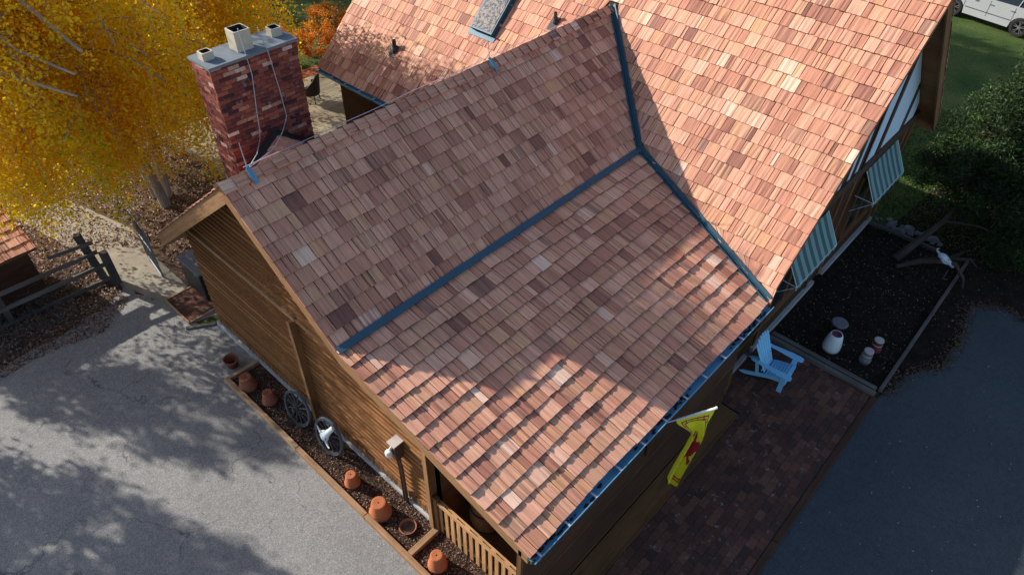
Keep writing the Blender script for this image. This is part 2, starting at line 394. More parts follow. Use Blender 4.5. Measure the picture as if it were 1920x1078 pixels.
def shakes(O, U, D, N, L, e, bounds, wav=.006, seedphase=0.0, wr=(.12, .32), thick=.028):
    b = MB(); O, U, D, N = map(Vector, (O, U, D, N)); rows = int(math.ceil(L/e)); 
    for k in range(rows):
        vb = L+.035-k*e; vt = max(.0, vb-e-.11)
        for (a0, a1, c0, c1) in bounds(max(vt, 0), vb):
            # a: limits at the top edge, c: at the butt
            u = min(a0, c0)-random.random()*.15
            umax = max(a1, c1)
            while u < umax:
                w = random.uniform(*wr) if random.random() < .8 else random.uniform(.07, .14)
                if random.random() < .10: w = random.uniform(.30, .42)
                x0, x1 = u+.0075, u+w-.0075; u += w
                t0, t1 = max(x0, a0), min(x1, a1); b0, b1 = max(x0, c0), min(x1, c1)
                if t1-t0 < .01 and b1-b0 < .01: continue
                if t1 < t0: t0 = t1 = min(max(t0, a0), a1)
                if b1 < b0: b0 = b1 = min(max(b0, c0), c1)
                j = random.gauss(0, .0045)+wav*math.sin(u*2.1+k*1.7+seedphase)
                th = thick+random.uniform(-.006, .010); ln = random.uniform(-.004, .004)
                P = lambda uu, vv, h: O+U*uu+D*vv+N*h
                T = [P(t0, vt, .003), P(t1, vt, .003), P(b1, vb+j, th-ln), P(b0, vb+j, th+ln)]
                Bm = [P(b0, vb+j, -.004), P(b1, vb+j, -.004)]; Tm = [P(t0, vt, -.004), P(t1, vt, -.004)]
                ou, ov = random.random()*60, random.random()*60; r, r2 = random.random(), random.random()
                ns = max(1, int((b1-b0)/.045)); hs = [th+ln*(1-2*q/ns)+random.uniform(-.007, .007) for q in range(ns+1)]; js = [random.uniform(-.003, .003) for _ in range(ns+1)]
                hs[0], hs[-1] = th+ln, th-ln; js[0] = js[-1] = 0
                E_ = [P(b0+(b1-b0)*q/ns, vb+j+js[q], hs[q]) for q in range(ns+1)]; K_ = [P(t0+(t1-t0)*q/ns, vt, .003) for q in range(ns+1)]; F_ = [P(b0+(b1-b0)*q/ns, vb+j+js[q]-.004, -.004) for q in range(ns+1)]
                for q in range(ns):
                    xa, xb = b0+(b1-b0)*q/ns, b0+(b1-b0)*(q+1)/ns
                    b.face([K_[q], K_[q+1], E_[q+1], E_[q]], [(xa+ou, vt+ov), (xb+ou, vt+ov), (xb+ou, vb+ov), (xa+ou, vb+ov)], 0, r, r2)
                    b.face([E_[q], E_[q+1], F_[q+1], F_[q]], [(xa+ou, ov), (xb+ou, ov), (xb+ou, ov+.02), (xa+ou, ov+.02)], 1, r, r2)
                b.face([T[0], T[3], Bm[0], Tm[0]], [(ou, vt+ov), (ou, vb+ov), (ou+.02, vb+ov), (ou+.02, vt+ov)], 0, r, r2)
                b.face([T[2], T[1], Tm[1], Bm[1]], [(ou, vb+ov), (ou, vt+ov), (ou+.02, vt+ov), (ou+.02, vb+ov)], 0, r, r2)
    return b
def nrm(m, ax):     # outward normal of a slope falling along -ax (m = rise/run)
    v = Vector((0, 0, 1)); v[ax[0]] = ax[1]*m; return v.normalized()
s1 = math.sqrt(1+M1*M1); s2 = math.sqrt(1+M2*M2); sm_ = math.sqrt(1+MM*MM)
# wing, steep upper slope
roof_w = MB()
T = .11
def slab(b, pts, n, t=T, dn=.006, m=0):
    top = [Vector(p)-Vector(n)*(dn-.003) for p in pts]; b.face(top, None, 1, .5)
    prism(b, [Vector(p)-Vector(n)*dn for p in pts], -Vector(n)*t, m)
n1 = nrm(M1, (1, -1)); n2 = nrm(M2, (1, -1)); n3 = nrm(M1, (1, 1)); nm = nrm(MM, (0, -1)); nf = nrm(MM, (0, 1))
slab(roof_w, [(.03, 0, H), (10, 0, H), (XD, YC, ZC), (.03, YC, ZC)], n1)
slab(roof_w, [(.03, YC, ZC), (XD, YC, ZC), (XF, YE, ZE), (.03, YE, ZE)], n2)
xg = XF+(ZG-ZE)/MM
slab(roof_w, [(.03, 0, H), (10, 0, H), (xg, YG, ZG), (.03, YG, ZG)], n3)
roof_w = roof_w.build('roof_deck', ['brown_siding', 'roof_felt'], house)
def bw1(vt, vb): return [(-.02, 10-(10-XD)*vt/(-YC*s1)-.07, -.02, 10-(10-XD)*vb/(-YC*s1)-.07)]
L1 = -YC*s1
b = shakes((0, 0, H), (1, 0, 0), (0, -1/s1, -M1/s1), n1, L1, .278, lambda a, c: [(-.02, max(.1, 10-(10-XD)*a/L1-.07), -.02, 10-(10-XD)*min(c, L1)/L1-.07)], .006)
rs1 = b.build('roof_shingles', ['cedar_shake', 'shake_end'], house); rs1['label'] = 'steep upper slope of the wing roof above the grey flashing'
L2 = (YC-YE)*s2
b = shakes((0, YC, ZC), (1, 0, 0), (0, -1/s2, -M2/s2), n2, L2, .292, lambda a, c: [(-.02, XD-(XD-XF)*a/L2-.07, -.02, XD-(XD-XF)*min(c, L2)/L2-.05)], .014, 1.0, thick=.038)
rs2 = b.build('roof_shingles', ['cedar_shake', 'shake_end'], house); rs2['label'] = 'shallow lower slope of the wing roof below the grey flashing'
L3 = YG*s1
b = shakes((0, 0, H), (1, 0, 0), (0, 1/s1, -M1/s1), n3, L3, .278, lambda a, c: [(-.02, 10-(10-xg)*a/L3, -.02, 10-(10-xg)*c/L3)])
b.build('roof_shingles', ['cedar_shake', 'shake_end'], house)['label'] = 'far slope of the wing roof behind the ridge'
# main roof, slope that faces the wing
rm = MB()
slab(rm, [(XM, YE+.03, ZM), (XM, YL-.02, ZM), (XF, YL-.02, ZE), (XF, YE+.03, ZE)], nm)
slab(rm, [(XM, YE+.03, ZM), (XM, YL-.02, ZM), (XR, YL-.02, ZE), (XR, YE+.03, ZE)], nf)
rm = rm.build('roof_deck', ['brown_siding', 'roof_felt'], house)
LM = (XM-XF)*sm_
def bm_(vt, vb):
    def at(v):
        x = XM-v/sm_; z = main_z(x)
        if x >= 10: return None
        yr = (z-H)/M1 if z > ZC else YC+(z-ZC)/M2
        return yr, (H-z)/M1
    A, B = at(vt), at(min(vb, LM))
    if B is None or B[1]-B[0] < .15: return [(YE-.015, YL+.02, YE-.015, YL+.02)]
    if A is None: A = (B[0]*.3, B[1]*.3)
    return [(YE-.015, A[0]-.06, YE-.015, B[0]-.07), (A[1]+.04, YL+.02, B[1]+.04, YL+.02)]
b = shakes((XM, 0, ZM), (0, 1, 0), (-1/sm_, 0, -MM/sm_), nm, LM, .2985, bm_, .009, .5, (.11, .33))
rs3 = b.build('roof_shingles', ['cedar_shake', 'shake_end'], house); rs3['label'] = 'large sunlit slope of the main roof'
b = shakes((XM, 0, ZM), (0, 1, 0), (1/sm_, 0, -MM/sm_), nf, LM, .2985, lambda a, c: [(YE-.015, YE+1.2, YE-.015, YE+1.2)])
b.build('roof_shingles', ['cedar_shake', 'shake_end'], house)['label'] = 'far slope of the main roof'
# ridge caps
def ridge_caps(p0, d, length, na, nb, w=.17):
    b = MB(); d = Vector(d); p0 = Vector(p0); u = -.03
    da = d.cross(na).normalized(); db = d.cross(nb).normalized()
    if da.z > 0: da = -da
    if db.z > 0: db = -db
    up = Vector((0, 0, 1)); k = 0
    while u < length:
        e = .235; h0, h1 = .036, .066+random.uniform(-.006, .010); ln = .36
        for s, (dd, n) in enumerate(((da, Vector(na)), (db, Vector(nb)))):
            ww = w+random.uniform(-.012, .012); r = random.random(); r2 = random.random(); ou = random.random()*50
            a0 = p0+d*u; a1 = p0+d*min(u+ln, length)
            q = [a0+up*h1, a1+up*h0, a1+dd*ww+n*h0, a0+dd*ww+n*h1]
            b.face(q, [(ou, 0), (ou, ln), (ou+ww, ln), (ou+ww, 0)], 0, r, r2)
            b.face([q[0], q[3], a0+dd*ww-n*.0, a0], [(ou, 0), (ou+ww, 0), (ou+ww, .03), (ou, .03)], 1, r, r2)
            b.face([q[3], q[2], a1+dd*ww, a0+dd*ww], [(ou, 0), (ou, ln), (ou+.03, ln), (ou+.03, 0)], 0, r, r2)
        u += e
    return b
ridge_caps((0, 0, H), (1, 0, 0), 9.97, n1, n3).build('ridge_cap', ['cedar_shake', 'shake_end'], house)
ridge_caps((XM, YE, ZM), (0, 1, 0), YL-YE, nm, nf).build('ridge_cap', ['cedar_shake', 'shake_end'], house)
# flashings
def strip(b, p, q, side, w0, w1, n, h=.034, t=.006, m=0):
    p, q, side, n = map(Vector, (p, q, side, n)); prism(b, [p+side*w0+n*h, q+side*w0+n*h, q+side*w1+n*h, p+side*w1+n*h], -n*t, m, .5)
fl = MB(); Bv = Vector((10, 0, H)); Dv = Vector((XD, YC, ZC)); Fv = Vector((XF, YE, ZE))
def valley(b, p, q, na, nb, w=.10, h=.062):
    d = (q-p).normalized(); up = (na+nb).normalized()
    sa = na.cross(d).normalized(); sb = nb.cross(d).normalized()
    if sa.dot(nb) < 0: sa = -sa      # away from the other slope
    if sb.dot(na) < 0: sb = -sb
    c = .012
    for (s, n) in ((sa, na), (sb, nb)):
        a0, a1 = p+up*c, q+up*c; b0, b1 = p+s*w+n*h, q+s*w+n*h
        b.face([a0, a1, b1, b0], None, 0, .5); b.face([b0, b1, b1-n*.06, b0-n*.06], None, 0, .5)
    # standing rib along the middle
    prism(b, [p+up*.01+sa*.012, q+up*.01+sa*.012, q+up*.01+sb*.012, p+up*.01+sb*.012], up*.035, 0, .5)
valley(fl, Bv, Dv, n1, nm); 
fl.build('valley_flashing', 'slate_metal', house)
fl = MB(); valley(fl, Dv, Fv, n2, nm); fl.build('valley_flashing', 'slate_metal', house)
fl = MB(); strip(fl, (-.012, YC, ZC), (XD-.03, YC, ZC), (0, -1/s2, -M2/s2), -.005, .125, n2, .056, .012)
fl.build('pitch_break_flashing', 'slate_metal', house)
# rake boards of the wing
def ykey(y, d): return (0, y, wing_z(y)-d)
fb = MB()
prism(fb, [(0, 0, H-.008), (0, YC, ZC-.008), (0, YC, ZC-.33), (0, 0, H-.31)], (.042, 0, 0), 0, .4)
prism(fb, [(0, YC, ZC-.008), (0, YE, ZE-.008), (0, YE, ZE-.27), (0, YC, ZC-.33)], (.042, 0, 0), 0, .6)
fb.build('rake_board', 'trim_wood', house)
fb = MB(); prism(fb, [(0, 0, H-.008), (0, YG, ZG-.008), (0, YG, ZG-.34), (0, 0, H-.34)], (.042, 0, 0), 0, .9)
fb.box((.042, YG-.03, ZG-.34), (6.9, YG+.01, ZG-.05), None, 0, .7)
fb.build('rake_board', 'trim_wood', house)
# rake boards of the main gable
fb = MB(); prism(fb, [(XF, YE, ZE), (XM, YE, ZM-.01), (XM, YE, ZM-.26), (XF, YE, ZE-.24)], (0, .04, 0), 0, .2)
fb.build('rake_board', 'trim_wood', house)
fb = MB(); prism(fb, [(XM, YE, ZM-.01), (XR, YE, ZE), (XR, YE, ZE-.30), (XM, YE, ZM-.32)], (0, .04, 0), 0, .1)
fb.build('rake_board', 'trim_wood', house)
fb = MB(); prism(fb, [(XF, YL, ZE), (XM, YL, ZM-.01), (XM, YL, ZM-.22), (XF, YL, ZE-.2)], (0, -.04, 0), 0, .2)
fb.box((XR-.02, YE+.045, ZE-.3), (XR+.02, YL, ZE-.03), None, 0, .3)
fb.build('rake_board', 'trim_wood', house)
# gutters
def gutter(p0, p1, side, name='gutter'):
    p0, p1, side = map(Vector, (p0, p1, side)); b = MB(); z = Vector((0, 0, 1)); w, h, t = .145, .085, .004
    prof = [(0, 0), (0, -h), (w*.8, -h), (w, -h*.35), (w, .004), (w-.012, .004), (w-.012, -h*.33), (w*.77, -h+t), (t, -h+t), (t, 0)]
    P = lambda o, q: o+side*q[0]+z*q[1]
    b.face([P(p0, q) for q in prof], None, 0, .5); b.face([P(p1, q) for q in reversed(prof)], None, 0, .5)
    for i in range(len(prof)):
        j = (i+1) % len(prof); b.face([P(p0, prof[i]), P(p1, prof[i]), P(p1, prof[j]), P(p0, prof[j])], None, 0, .5)
    g = b.build(name, 'gutter_metal', house)
    d = (p1-p0).normalized(); L = (p1-p0).length; u = .12
    db = MB()
    while u < L:
        c = p0+d*u; hb = MB(); hb.face([c-d*.018+z*.006, c+d*.018+z*.006, c+d*.018+side*w+z*.006, c-d*.018+side*w+z*.006], None, 0, .5)
        hb.face([c-d*.018+side*w+z*.006, c+d*.018+side*w+z*.006, c+d*.018+side*w-z*.03, c-d*.018+side*w-z*.03], None, 0, .5); u += .62
        hb.build('gutter_hanger', 'cable_grey', g)
    u = .0
    while u < L-.05:        # clods of old leaves lying in it
        if random.random() < .5*(1+math.sin(u*2.3)*.8):
            c = p0+d*u+side*random.uniform(.025, .085)-z*(h-.012); q = [c+d*random.uniform(-.05, .05)+side*random.uniform(-.022, .022)+z*random.uniform(0, .028) for _ in range(5)]
            r0 = random.uniform(.015, .035); M = Matrix.Diagonal((random.uniform(1, 2.4), 1, random.uniform(.4, .9)))
            n = 7; ring = [c+d*math.cos(2*PI*k/n)*r0*random.uniform(1, 2.2)+side*math.sin(2*PI*k/n)*r0*random.uniform(.6, 1.1) for k in range(n)]; top = c+z*random.uniform(.01, .035)
            for k in range(n): db.face([ring[k], ring[(k+1) % n], top], None, 0, random.random())
        u += random.uniform(.03, .10)
    db.build('leaf_debris', 'leaf_debris', g)['kind'] = 'stuff'
    return g
gutter((.0, YE-.012, ZE-.03), (XF-.03, YE-.012, ZE-.03), (0, -1, 0))
gutter((XF-.012, YL-.02, ZE-.03), (XF-.012, 3.2, ZE-.03), (-1, 0, 0))
b = MB(); b.tube([(3.32, YE-.06, ZE-.12), (3.32, YE-.02, ZE-.3), (3.32, -6.315, ZE-.5), (3.32, -6.315, 1.75)], .035, 8)
b.build('downspout', 'conduit_brown', house)

# ---- walls
def lap_wall(name, mat, x, z0, step, yr, ztop, r=None):
    b = MB(); z = z0
    while z < ztop:
        lo, hi = yr(z), yr(z+step)
        if lo is None: break
        if hi is None: hi = ((lo[0]+lo[1])/2,)*2
        rr = random.random(); o = random.random()*30; z1 = z+step
        a = [(x-.004, lo[0], z), (x-.004, lo[1], z), (x-.028, hi[1], z1-.004), (x-.028, hi[0], z1-.004)]
        b.face(a, [(o, a[0][1]), (o, a[1][1]), (o+step, a[2][1]), (o+step, a[3][1])], 0, rr)
        b.face([(x-.028, hi[0], z1-.004), (x-.028, hi[1], z1-.004), (x-.003, hi[1], z1), (x-.003, hi[0], z1)], None, 0, .85)
        z = z1
    return b.build(name, mat, house)
GW = .5
def yr_gable(z):
    if z > H-.2: return None
    hi = 3.85
    if z > wing_z(3.85)-.16: hi = (H-.16-z)/M1
    lo = -3.86
    if z > wing_z(-3.86)-.14: lo = YC+(z+.14-ZC)/M2 if z+.14 < ZC else (z+.16-H)/M1
    return (lo, hi) if lo < hi else None
lap_wall('wall', 'wall_siding', GW, .16, .150, yr_gable, 6.2)
wb = MB()      # solid backing of the wing and its other walls
wb.box((GW+.004, -3.9, 0), (GW+.10, 3.85, 2.85), None, 0, .5, 1)
wb.box((GW+.1, 3.75, 0), (7.3, 3.852, 2.75), None, 0, .5, 0)
prism(wb, [(GW+.004, -3.86, 2.85), (GW+.004, 3.85, 2.85), (GW+.004, 3.85, 2.96), (GW+.004, 0, H-.2), (GW+.004, YC, ZC-.2), (GW+.004, -3.86, 3.6)], (.08, 0, 0), 0, .5)
wb.box((GW+.002, -3.90, .0), (3.0, -3.80, 3.65), None, 0, .2, 0)
wb.box((2.9, -6.2, 0), (3.0, -3.9, 3.1), None, 0, .2, 1)
wb.box((GW+.1, -6.2, .0), (2.9, -3.9, .06), None, 0, .2, 0)
wb.build('wall', 'brown_siding', house)
sw = MB()      # long wall under the low eave: wide boards
for i, (z0, z1) in enumerate(((.0, .189), (.215, 1.38), (1.42, 2.92))):
    sw.box((.02, -6.28, z0), (6.62, -6.20, z1), None, 0, random.random(), 0)
sw.box((6.54, -6.2, 0), (6.62, -5.95, 2.92), None, 0, .4, 2)
sw.build('wall', 'dark_siding', house)
sb = MB(); sb.box((.015, -6.295, 1.38), (6.63, -6.22, 1.42), None, 0, .1, 0); sb.box((.015, -6.30, .19), (6.63, -6.22, .215), None, 0, .1, 0)
sb.box((.0, -6.30, .0), (.06, -6.24, 3.0), None, 0, .0, 2)
sb.build('wall_batten', 'brown_siding', house)
mw = MB()      # gable wall of the main house
prism(mw, [(7.3, -5.95, .15), (15.9, -5.95, .15), (15.9, -5.95, 3.1), (XM, -5.95, ZM-.17), (7.3, -5.95, 3.1)], (0, .1, 0), 0, .3)
mw.box((7.3, -5.85, 0), (7.4, 7.5, 3.05), None, 0, .3, 1); mw.box((7.4, 7.4, 0), (15.8, 7.5, 3.0), None, 0, .3, 0); mw.box((15.8, -5.85, 0), (15.9, 7.5, 3.05), None, 0, .3, 1)
prism(mw, [(7.45, 7.4, 3.0), (15.8, 7.4, 3.0), (XM, 7.4, ZM-.2)], (0, .1, 0), 0, .3)
mw.build('wall', 'dark_siding', house)
fo = MB()
for a, c in ((7.0, 8.2), (8.5, 11.75), (12.3, 15.55)): fo.box((a, -6.035, 0), (c, -5.945, .17), None, 0, .5)
fo.build('foundation', 'concrete', house)
fo = MB(); fo.box((GW-.08, -3.86, 0), (GW, 3.86, .15), None, 0, .5); fo.build('foundation', 'concrete', house)
# half-timbering of the main gable
pn = MB()
def top_at(x): return main_z(x)-.2
for x0, x1 in ((9.6, 9.74), (10.2, 10.34), (10.76, 10.90), (11.28, 11.42), (11.72, 11.86), (12.34, 12.82), (13.21, 14.39), (14.69, 15.35)):
    if x1 > XM > x0: continue
    pn.box if False else None
    prism(pn, [(x0, -5.966, 3.45), (x1, -5.966, 3.45), (x1, -5.966, max(3.46, top_at(x1))), (x0, -5.966, max(3.46, top_at(x0)))], (0, .012, 0), 0, .5)
pn.build('stucco_panel', 'stucco', house)
tb = MB(); tb.box((7.3, -6.01, 3.19), (15.9, -5.952, 3.448), None, 0, .5)
for x in (11.98, 12.06, 12.98, 14.5): tb.box((x-.1, -5.988, 3.45), (x+.1, -5.952, top_at(x)-.08), None, 0, .5)
tb.build('timber_framing', 'timber_dark', house)
cb = MB()
for x in (7.42, 8.62, 11.35, 12.05, 15.3, 15.84): cb.box((x-.06, -5.985, .18), (x+.06, -5.952, 3.18), None, 0, random.random())
cb.box((7.36, -5.99, .72), (15.84, -5.952, .82), None, 0, .5); cb.build('corner_board', 'brown_siding', house)
for k, (x0, x1, zt, zb) in enumerate(((8.60, 10.58, 3.02, 2.30), (12.66, 14.62, 3.08, 2.34))):
    w = MB(); fx = (x0+.2, x1-.2)
    for a, c in ((fx[0]-.07, fx[0]), (fx[1], fx[1]+.07), ((fx[0]+fx[1])/2-.03, (fx[0]+fx[1])/2+.03)): w.box((a, -5.995, 1.0), (c, -5.94, 2.75), None, 0, .5)
    w.box((fx[0]-.07, -6.0, .93), (fx[1]+.07, -5.94, 1.0), None, 0, .5); w.box((fx[0]-.07, -6.0, 2.75), (fx[1]+.07, -5.94, 2.82), None, 0, .5)
    fr = w.build('window', 'brown_siding', house)
    g = MB(); g.box((fx[0], -5.965, 1.0), (fx[1], -5.945, 2.75), None, 0, .5); g.build('pane', 'glass_dark', fr)
    a = MB(); n = 14; ya, yb = -5.99, -6.42; t = Vector((0, 0, .008))
    for i in range(n):
        u0 = x0+(x1-x0)*i/n; u1 = x0+(x1-x0)*(i+1)/n; m = i % 2; sag = .02
        pts = [(y, z) for y, z in ((ya, zt), ((ya+yb)/2, (zt+zb)/2-sag), (yb, zb), (yb-.005, zb-.08))]
        for (y0, z0), (y1, z1) in zip(pts, pts[1:]):
            a.face([(u0, y0, z0), (u1, y0, z0), (u1, y1, z1), (u0, y1, z1)], None, m, .5)
            a.face([(u0, y0, z0-.006), (u0, y1, z1-.006), (u1, y1, z1-.006), (u1, y0, z0-.006)], None, m, .5)
        mid = (u0+u1)/2     # scalloped hem
        a.face([(u0, yb-.005, zb-.08), (u1, yb-.005, zb-.08), (u1-.02, yb-.007, zb-.115), (mid, yb-.008, zb-.13), (u0+.02, yb-.007, zb-.115)], None, m, .5)
    aw = a.build('awning', ['awning_dark', 'awning_light'], house); aw['label'] = ('striped awning nearer the wing roof', 'striped awning under the white gable panels')[k]
    f = MB()
    for xx in (x0-.005, x1+.005):
        f.tube([(xx, ya, zt+.005), (xx, yb, zb+.005), (xx, yb, zb-.09)], .009, 6, 0, .5); f.tube([(xx, yb, zb), (xx, -5.96, zb+.02)], .009, 6, 0, .5); f.tube([(xx, yb, zb), (xx, -5.96, zb-.45)], .008, 6, 0, .5)
    f.tube([(x0, yb, zb-.005), (x1, yb, zb-.005)], .009, 6, 0, .5)
    f.build('awning_frame', 'white_glaze', aw)
# belt board, posts and skirt of the gable wall over the planting bed
bb = MB(); bb.box((GW-.075, -.3, 3.02), (GW-.022, 3.80, 3.13), None, 0, .9, 1); bb.box((GW-.06, -3.86, 3.02), (GW-.022, -.3, 3.11), None, 0, .2, 1)
bb.build('belt_board', 'trim_wood', house)
for y in (-.20, -3.84):
    p = MB(); p.box((GW-.145, y-.04, .02), (GW+.02, y+.04, 3.0 if y > -1 else 3.3), None, 0, .5, 2)
    p.build('post', 'brown_siding', house)
    p = MB(); p.box((GW-.160, y-.05, .02), (GW-.1455, y+.05, 3.02 if y > -1 else 3.3), None, 0, .9, 2)
    p.build('post_face', 'trim_wood', house)
sk = MB(); y = -3.7       # row of short pointed boards at the foot of the siding
while y < 3.7:
    w = .135
    if abs(y+.2) > .12:
        sk.face([(GW-.046, y+.006, .42), (GW-.046, y+w-.006, .42), (GW-.046, y+w-.006, .22), (GW-.046, y+w/2, .155), (GW-.046, y+.006, .22)], [(0, 0), (w, 0), (w, .2), (w/2, .26), (0, .2)])
        sk.face([(GW-.046, y+.006, .42), (GW-.046, y+w-.006, .42), (GW-.02, y+w-.006, .42), (GW-.02, y+.006, .42)])
    if y < -.2 <= y+w: sk.build('skirt_boards', 'brown_siding', house); sk = MB()
    y += w
sk.build('skirt_boards', 'brown_siding', house)
# light box with conduits
lb = MB(); lb.box((GW-.20, -3.10, 1.55), (GW-.03, -2.98, 2.02), None, 0, .5, 2)
lb = lb.build('light_box', 'conduit_brown', house)
q = MB(); q.box((GW-.24, -3.14, 2.02), (GW-.02, -2.94, 2.045), None, 0, .5); q.build('cap', 'pale_tin', lb)
q = MB(); q.lathe([(0, -.10), (.05, -.095), (.066, -.05), (.066, .03), (.045, .06), (0, .065)], (GW-.27, -3.0, 1.80), 14); q.tube([(GW-.25, -3.0, 1.86), (GW-.18, -3.0, 1.92)], .022, 8); q.build('lamp', 'white_plastic', lb)
q = MB()
for y in (-3.085, -3.01): q.tube([(GW-.13, y, 1.56), (GW-.10, y, 1.2), (GW-.10, y, .0)], .028, 8)
q.build('conduit', 'conduit_brown', lb)
b = MB(); b.tube([(0, 0, 0), (0, 0, .1)], .01, 5)
# handrail beside the entry step
hr = MB(); hr.beam((6.05, -6.33, .12), (7.15, -6.12, 1.02), .05, .04, 0, .5)
for k in range(7):
    t = .1+k*.14; x = 6.05+1.1*t; z = .12+.9*t; y = -6.33+.21*t; hr.beam((x, y, z), (x+.16, y-.01, .02), .035, .03)
hr.build('handrail', 'brown_siding', house)
st = MB(); st.box((0.3, -6.70, .0), (6.6, -6.303, .10), None, 0, .4, 0); st.build('sill_step', 'brown_siding', house)
st = MB(); st.box((0.3, -6.715, .0), (6.6, -6.70, .11), None, 0, .2, 0); st.build('step_edge', 'brown_siding', house)

# ---- chimney
cx0, cx1, cy0, cy1, cz1 = .83, 2.40, 1.09, 1.68, 7.30
core = MB(); core.box((cx0+.012, cy0+.012, 3.6), (cx1-.012, cy1-.012, cz1), None, 0, .5)
chim = core.build('chimney', 'mortar', house)
bk = MB(); z = 4.4; row = 0; bh, bl, g = .062, .195, .010
while z < cz1-.005:
    top = z > cz1-.17
    e = .018 if top else 0
    for face in range(4):
        L = (cx1-cx0) if face < 2 else (cy1-cy0); L += 2*e; nb = int(round(L/(bl+g))); w = L/nb; sh = (row % 2)*.5
        for k in range(-1, nb+1):
            a = max(0, (k+sh)*w); c = min(L, (k+1+sh)*w-g)
            if c-a < .02: continue
            d = random.uniform(-.003, .006)+e; h = min(bh, cz1-z)
            if face == 0: lo, hi = (cx0-e+a, cy0-d, z), (cx0-e+c, cy0+.03, z+h)
            elif face == 1: lo, hi = (cx0-e+a, cy1-.03, z), (cx0-e+c, cy1+d, z+h)
            elif face == 2: lo, hi = (cx0-d, cy0-e+a+(.031 if a == 0 else 0), z), (cx0+.03, cy0-e+c-(.031 if c == L else 0), z+h)
            else: lo, hi = (cx1-.03, cy0-e+a+(.031 if a == 0 else 0), z), (cx1+d, cy0-e+c-(.031 if c == L else 0), z+h)
            r = min(1, max(0, random.gauss(.45 if not top else .6, .24))); 
            if hi[1] > lo[1] and hi[0] > lo[0]: bk.box(lo, hi, None, 0, r)
    z += bh+g; row += 1
bk.build('brickwork', 'chimney_brick', chim)
cp = MB(); prism(cp, [(cx0-.03, cy0-.03, cz1+.004), (cx1+.03, cy0-.03, cz1+.004), (cx1+.03, cy1+.03, cz1+.004), (cx0-.03, cy1+.03, cz1+.004)], (0, 0, .045), 0, .5)
cp.build('cap', 'concrete_cap', chim)
def flue(cx_, cy_, s, h, nm='flue'):
    b = MB(); z0 = cz1+.045; z1 = z0+h; t = .022; rot = Matrix.Rotation(random.uniform(-.03, .03), 4, 'Z'); c = Vector((cx_, cy_, 0))
    def ring(r, z, cham=.018):
        return [c+rot @ Vector(p) for p in ((-r+cham, -r, z), (r-cham, -r, z), (r, -r+cham, z), (r, r-cham, z), (r-cham, r, z), (-r+cham, r, z), (-r, r-cham, z), (-r, -r+cham, z))]
    R_ = [ring(s, z0), ring(s, z1-.006), ring(s-.006, z1), ring(s-t, z1), ring(s-t, z1-h*.85)]; mi = [0, 0, 0, 1]
    for i in range(4):
        for k in range(8): b.face([R_[i][k], R_[i][(k+1) % 8], R_[i+1][(k+1) % 8], R_[i+1][k]], None, mi[i], .5)
    b.face(R_[4], None, 1, .5)
    return b.build(nm, ['flue_clay', 'soot'], chim)
flue(.98, 1.42, .095, .13); flue(1.58, 1.38, .145, .33); flue(2.24, 1.44, .10, .14)
# cricket between chimney and ridge
zr = H-M1*.29; ax = (cx0+cx1)/2; cr = MB()
A_, B1, B2 = Vector((ax, .27, zr)), Vector((cx0-.02, cy0+.0, H-M1*cy0+.01)), Vector((cx1+.02, cy0, H-M1*cy0+.01)); T_ = Vector((ax, cy0, zr))
for P, Q in ((B1, T_), (T_, B2)):
    n = (Q-A_).cross(P-A_).normalized(); n = n if n.z > 0 else -n
    prism(cr, [A_+n*.03, P+n*.03, Q+n*.03], -n*.03, 0, random.random())
for s in (-1, 1):
    for k in range(1, 4):      # shake courses on the cricket
        for j in range(5):
            y0 = .32+(cy0-.36)*(j/5); y1 = .32+(cy0-.36)*((j+1)/5); zz = lambda xx: zr-.0; w = (y1-.27)/(cy0-.27)*(cx1-cx0)/2
            xa = min(w*k/4, w*.95); xb = max(0, w*(k-1.3)/4)
            sl = (zr-(H-M1*cy0))/((cx1-cx0)/2)
            P = lambda xx, yy, h: Vector((ax+s*xx, yy, zr-sl*xx+.034+h))
            cr.face([P(xb, y0+.005, .0), P(xb, y1-.005, 0), P(xa, y1-.005, .022), P(xa, y0+.005, .022)], [(0, 0), (y1-y0, 0), (y1-y0, .3), (0, .3)], 0)
cr.build('cricket', 'cedar_shake', house)
bf = MB()
for P in (B1, B2):
    up = Vector((0, 0, .055)); o = Vector((0, -.022, 0)); bf.face([P+o-up*.4, T_+o-up*.2, T_+o+up*2.4, P+o+up*2.2], None, 0, .5)
    bf.face([P+o+up*1.1, T_+o+up*1.1, T_+o-Vector((0, .14, -.0))+up*.85, P+o-Vector((0, .10, -.02))+up*.85], None, 0, .5)
for P in (B1, B2):
    bf.beam(A_+Vector((0, -.02, .035)), P+Vector((0, 0, .05)), .16, .02, 0, .5)
bf.build('chimney_flashing', 'black_flashing', house)
# lightning rods and their cables
for x0, tall in ((.5, .50), (5.93, .42)):
    b = MB(); b.tube([(x0, 0, H+.04), (x0-.02, 0, H+.04+tall)], [.011, .006], 6, 1); b.beam((x0, -.16, H-.03), (x0, -.22, H-.085), .07, .02, 0, .5)
    b.beam((x0, .0, H+.095), (x0, -.16, H-.03), .07, .02, 0, .5); b.build('lightning_rod', ['rod_blue', 'cable_grey'], house)
yc = cy0-.03
for pts in ([(1.46, yc+.05, 7.78), (1.48, yc, 7.02), (1.40, yc, 6.4), (1.37, yc, 6.08), (1.34, yc, 5.92), (.95, .5, 6.02), (.52, .02, 6.15)],
            [(1.79, yc+.05, 7.70), (1.85, yc, 7.28), (1.90, yc, 6.6), (1.92, yc, 6.12), (1.87, yc, 6.0), (1.6, .75, 6.03), (1.2, .40, 6.04), (.54, .03, 6.15)]):
    b = MB(); b.tube(pts, .0085, 5); b.build('lightning_cable', 'cable_grey', house)
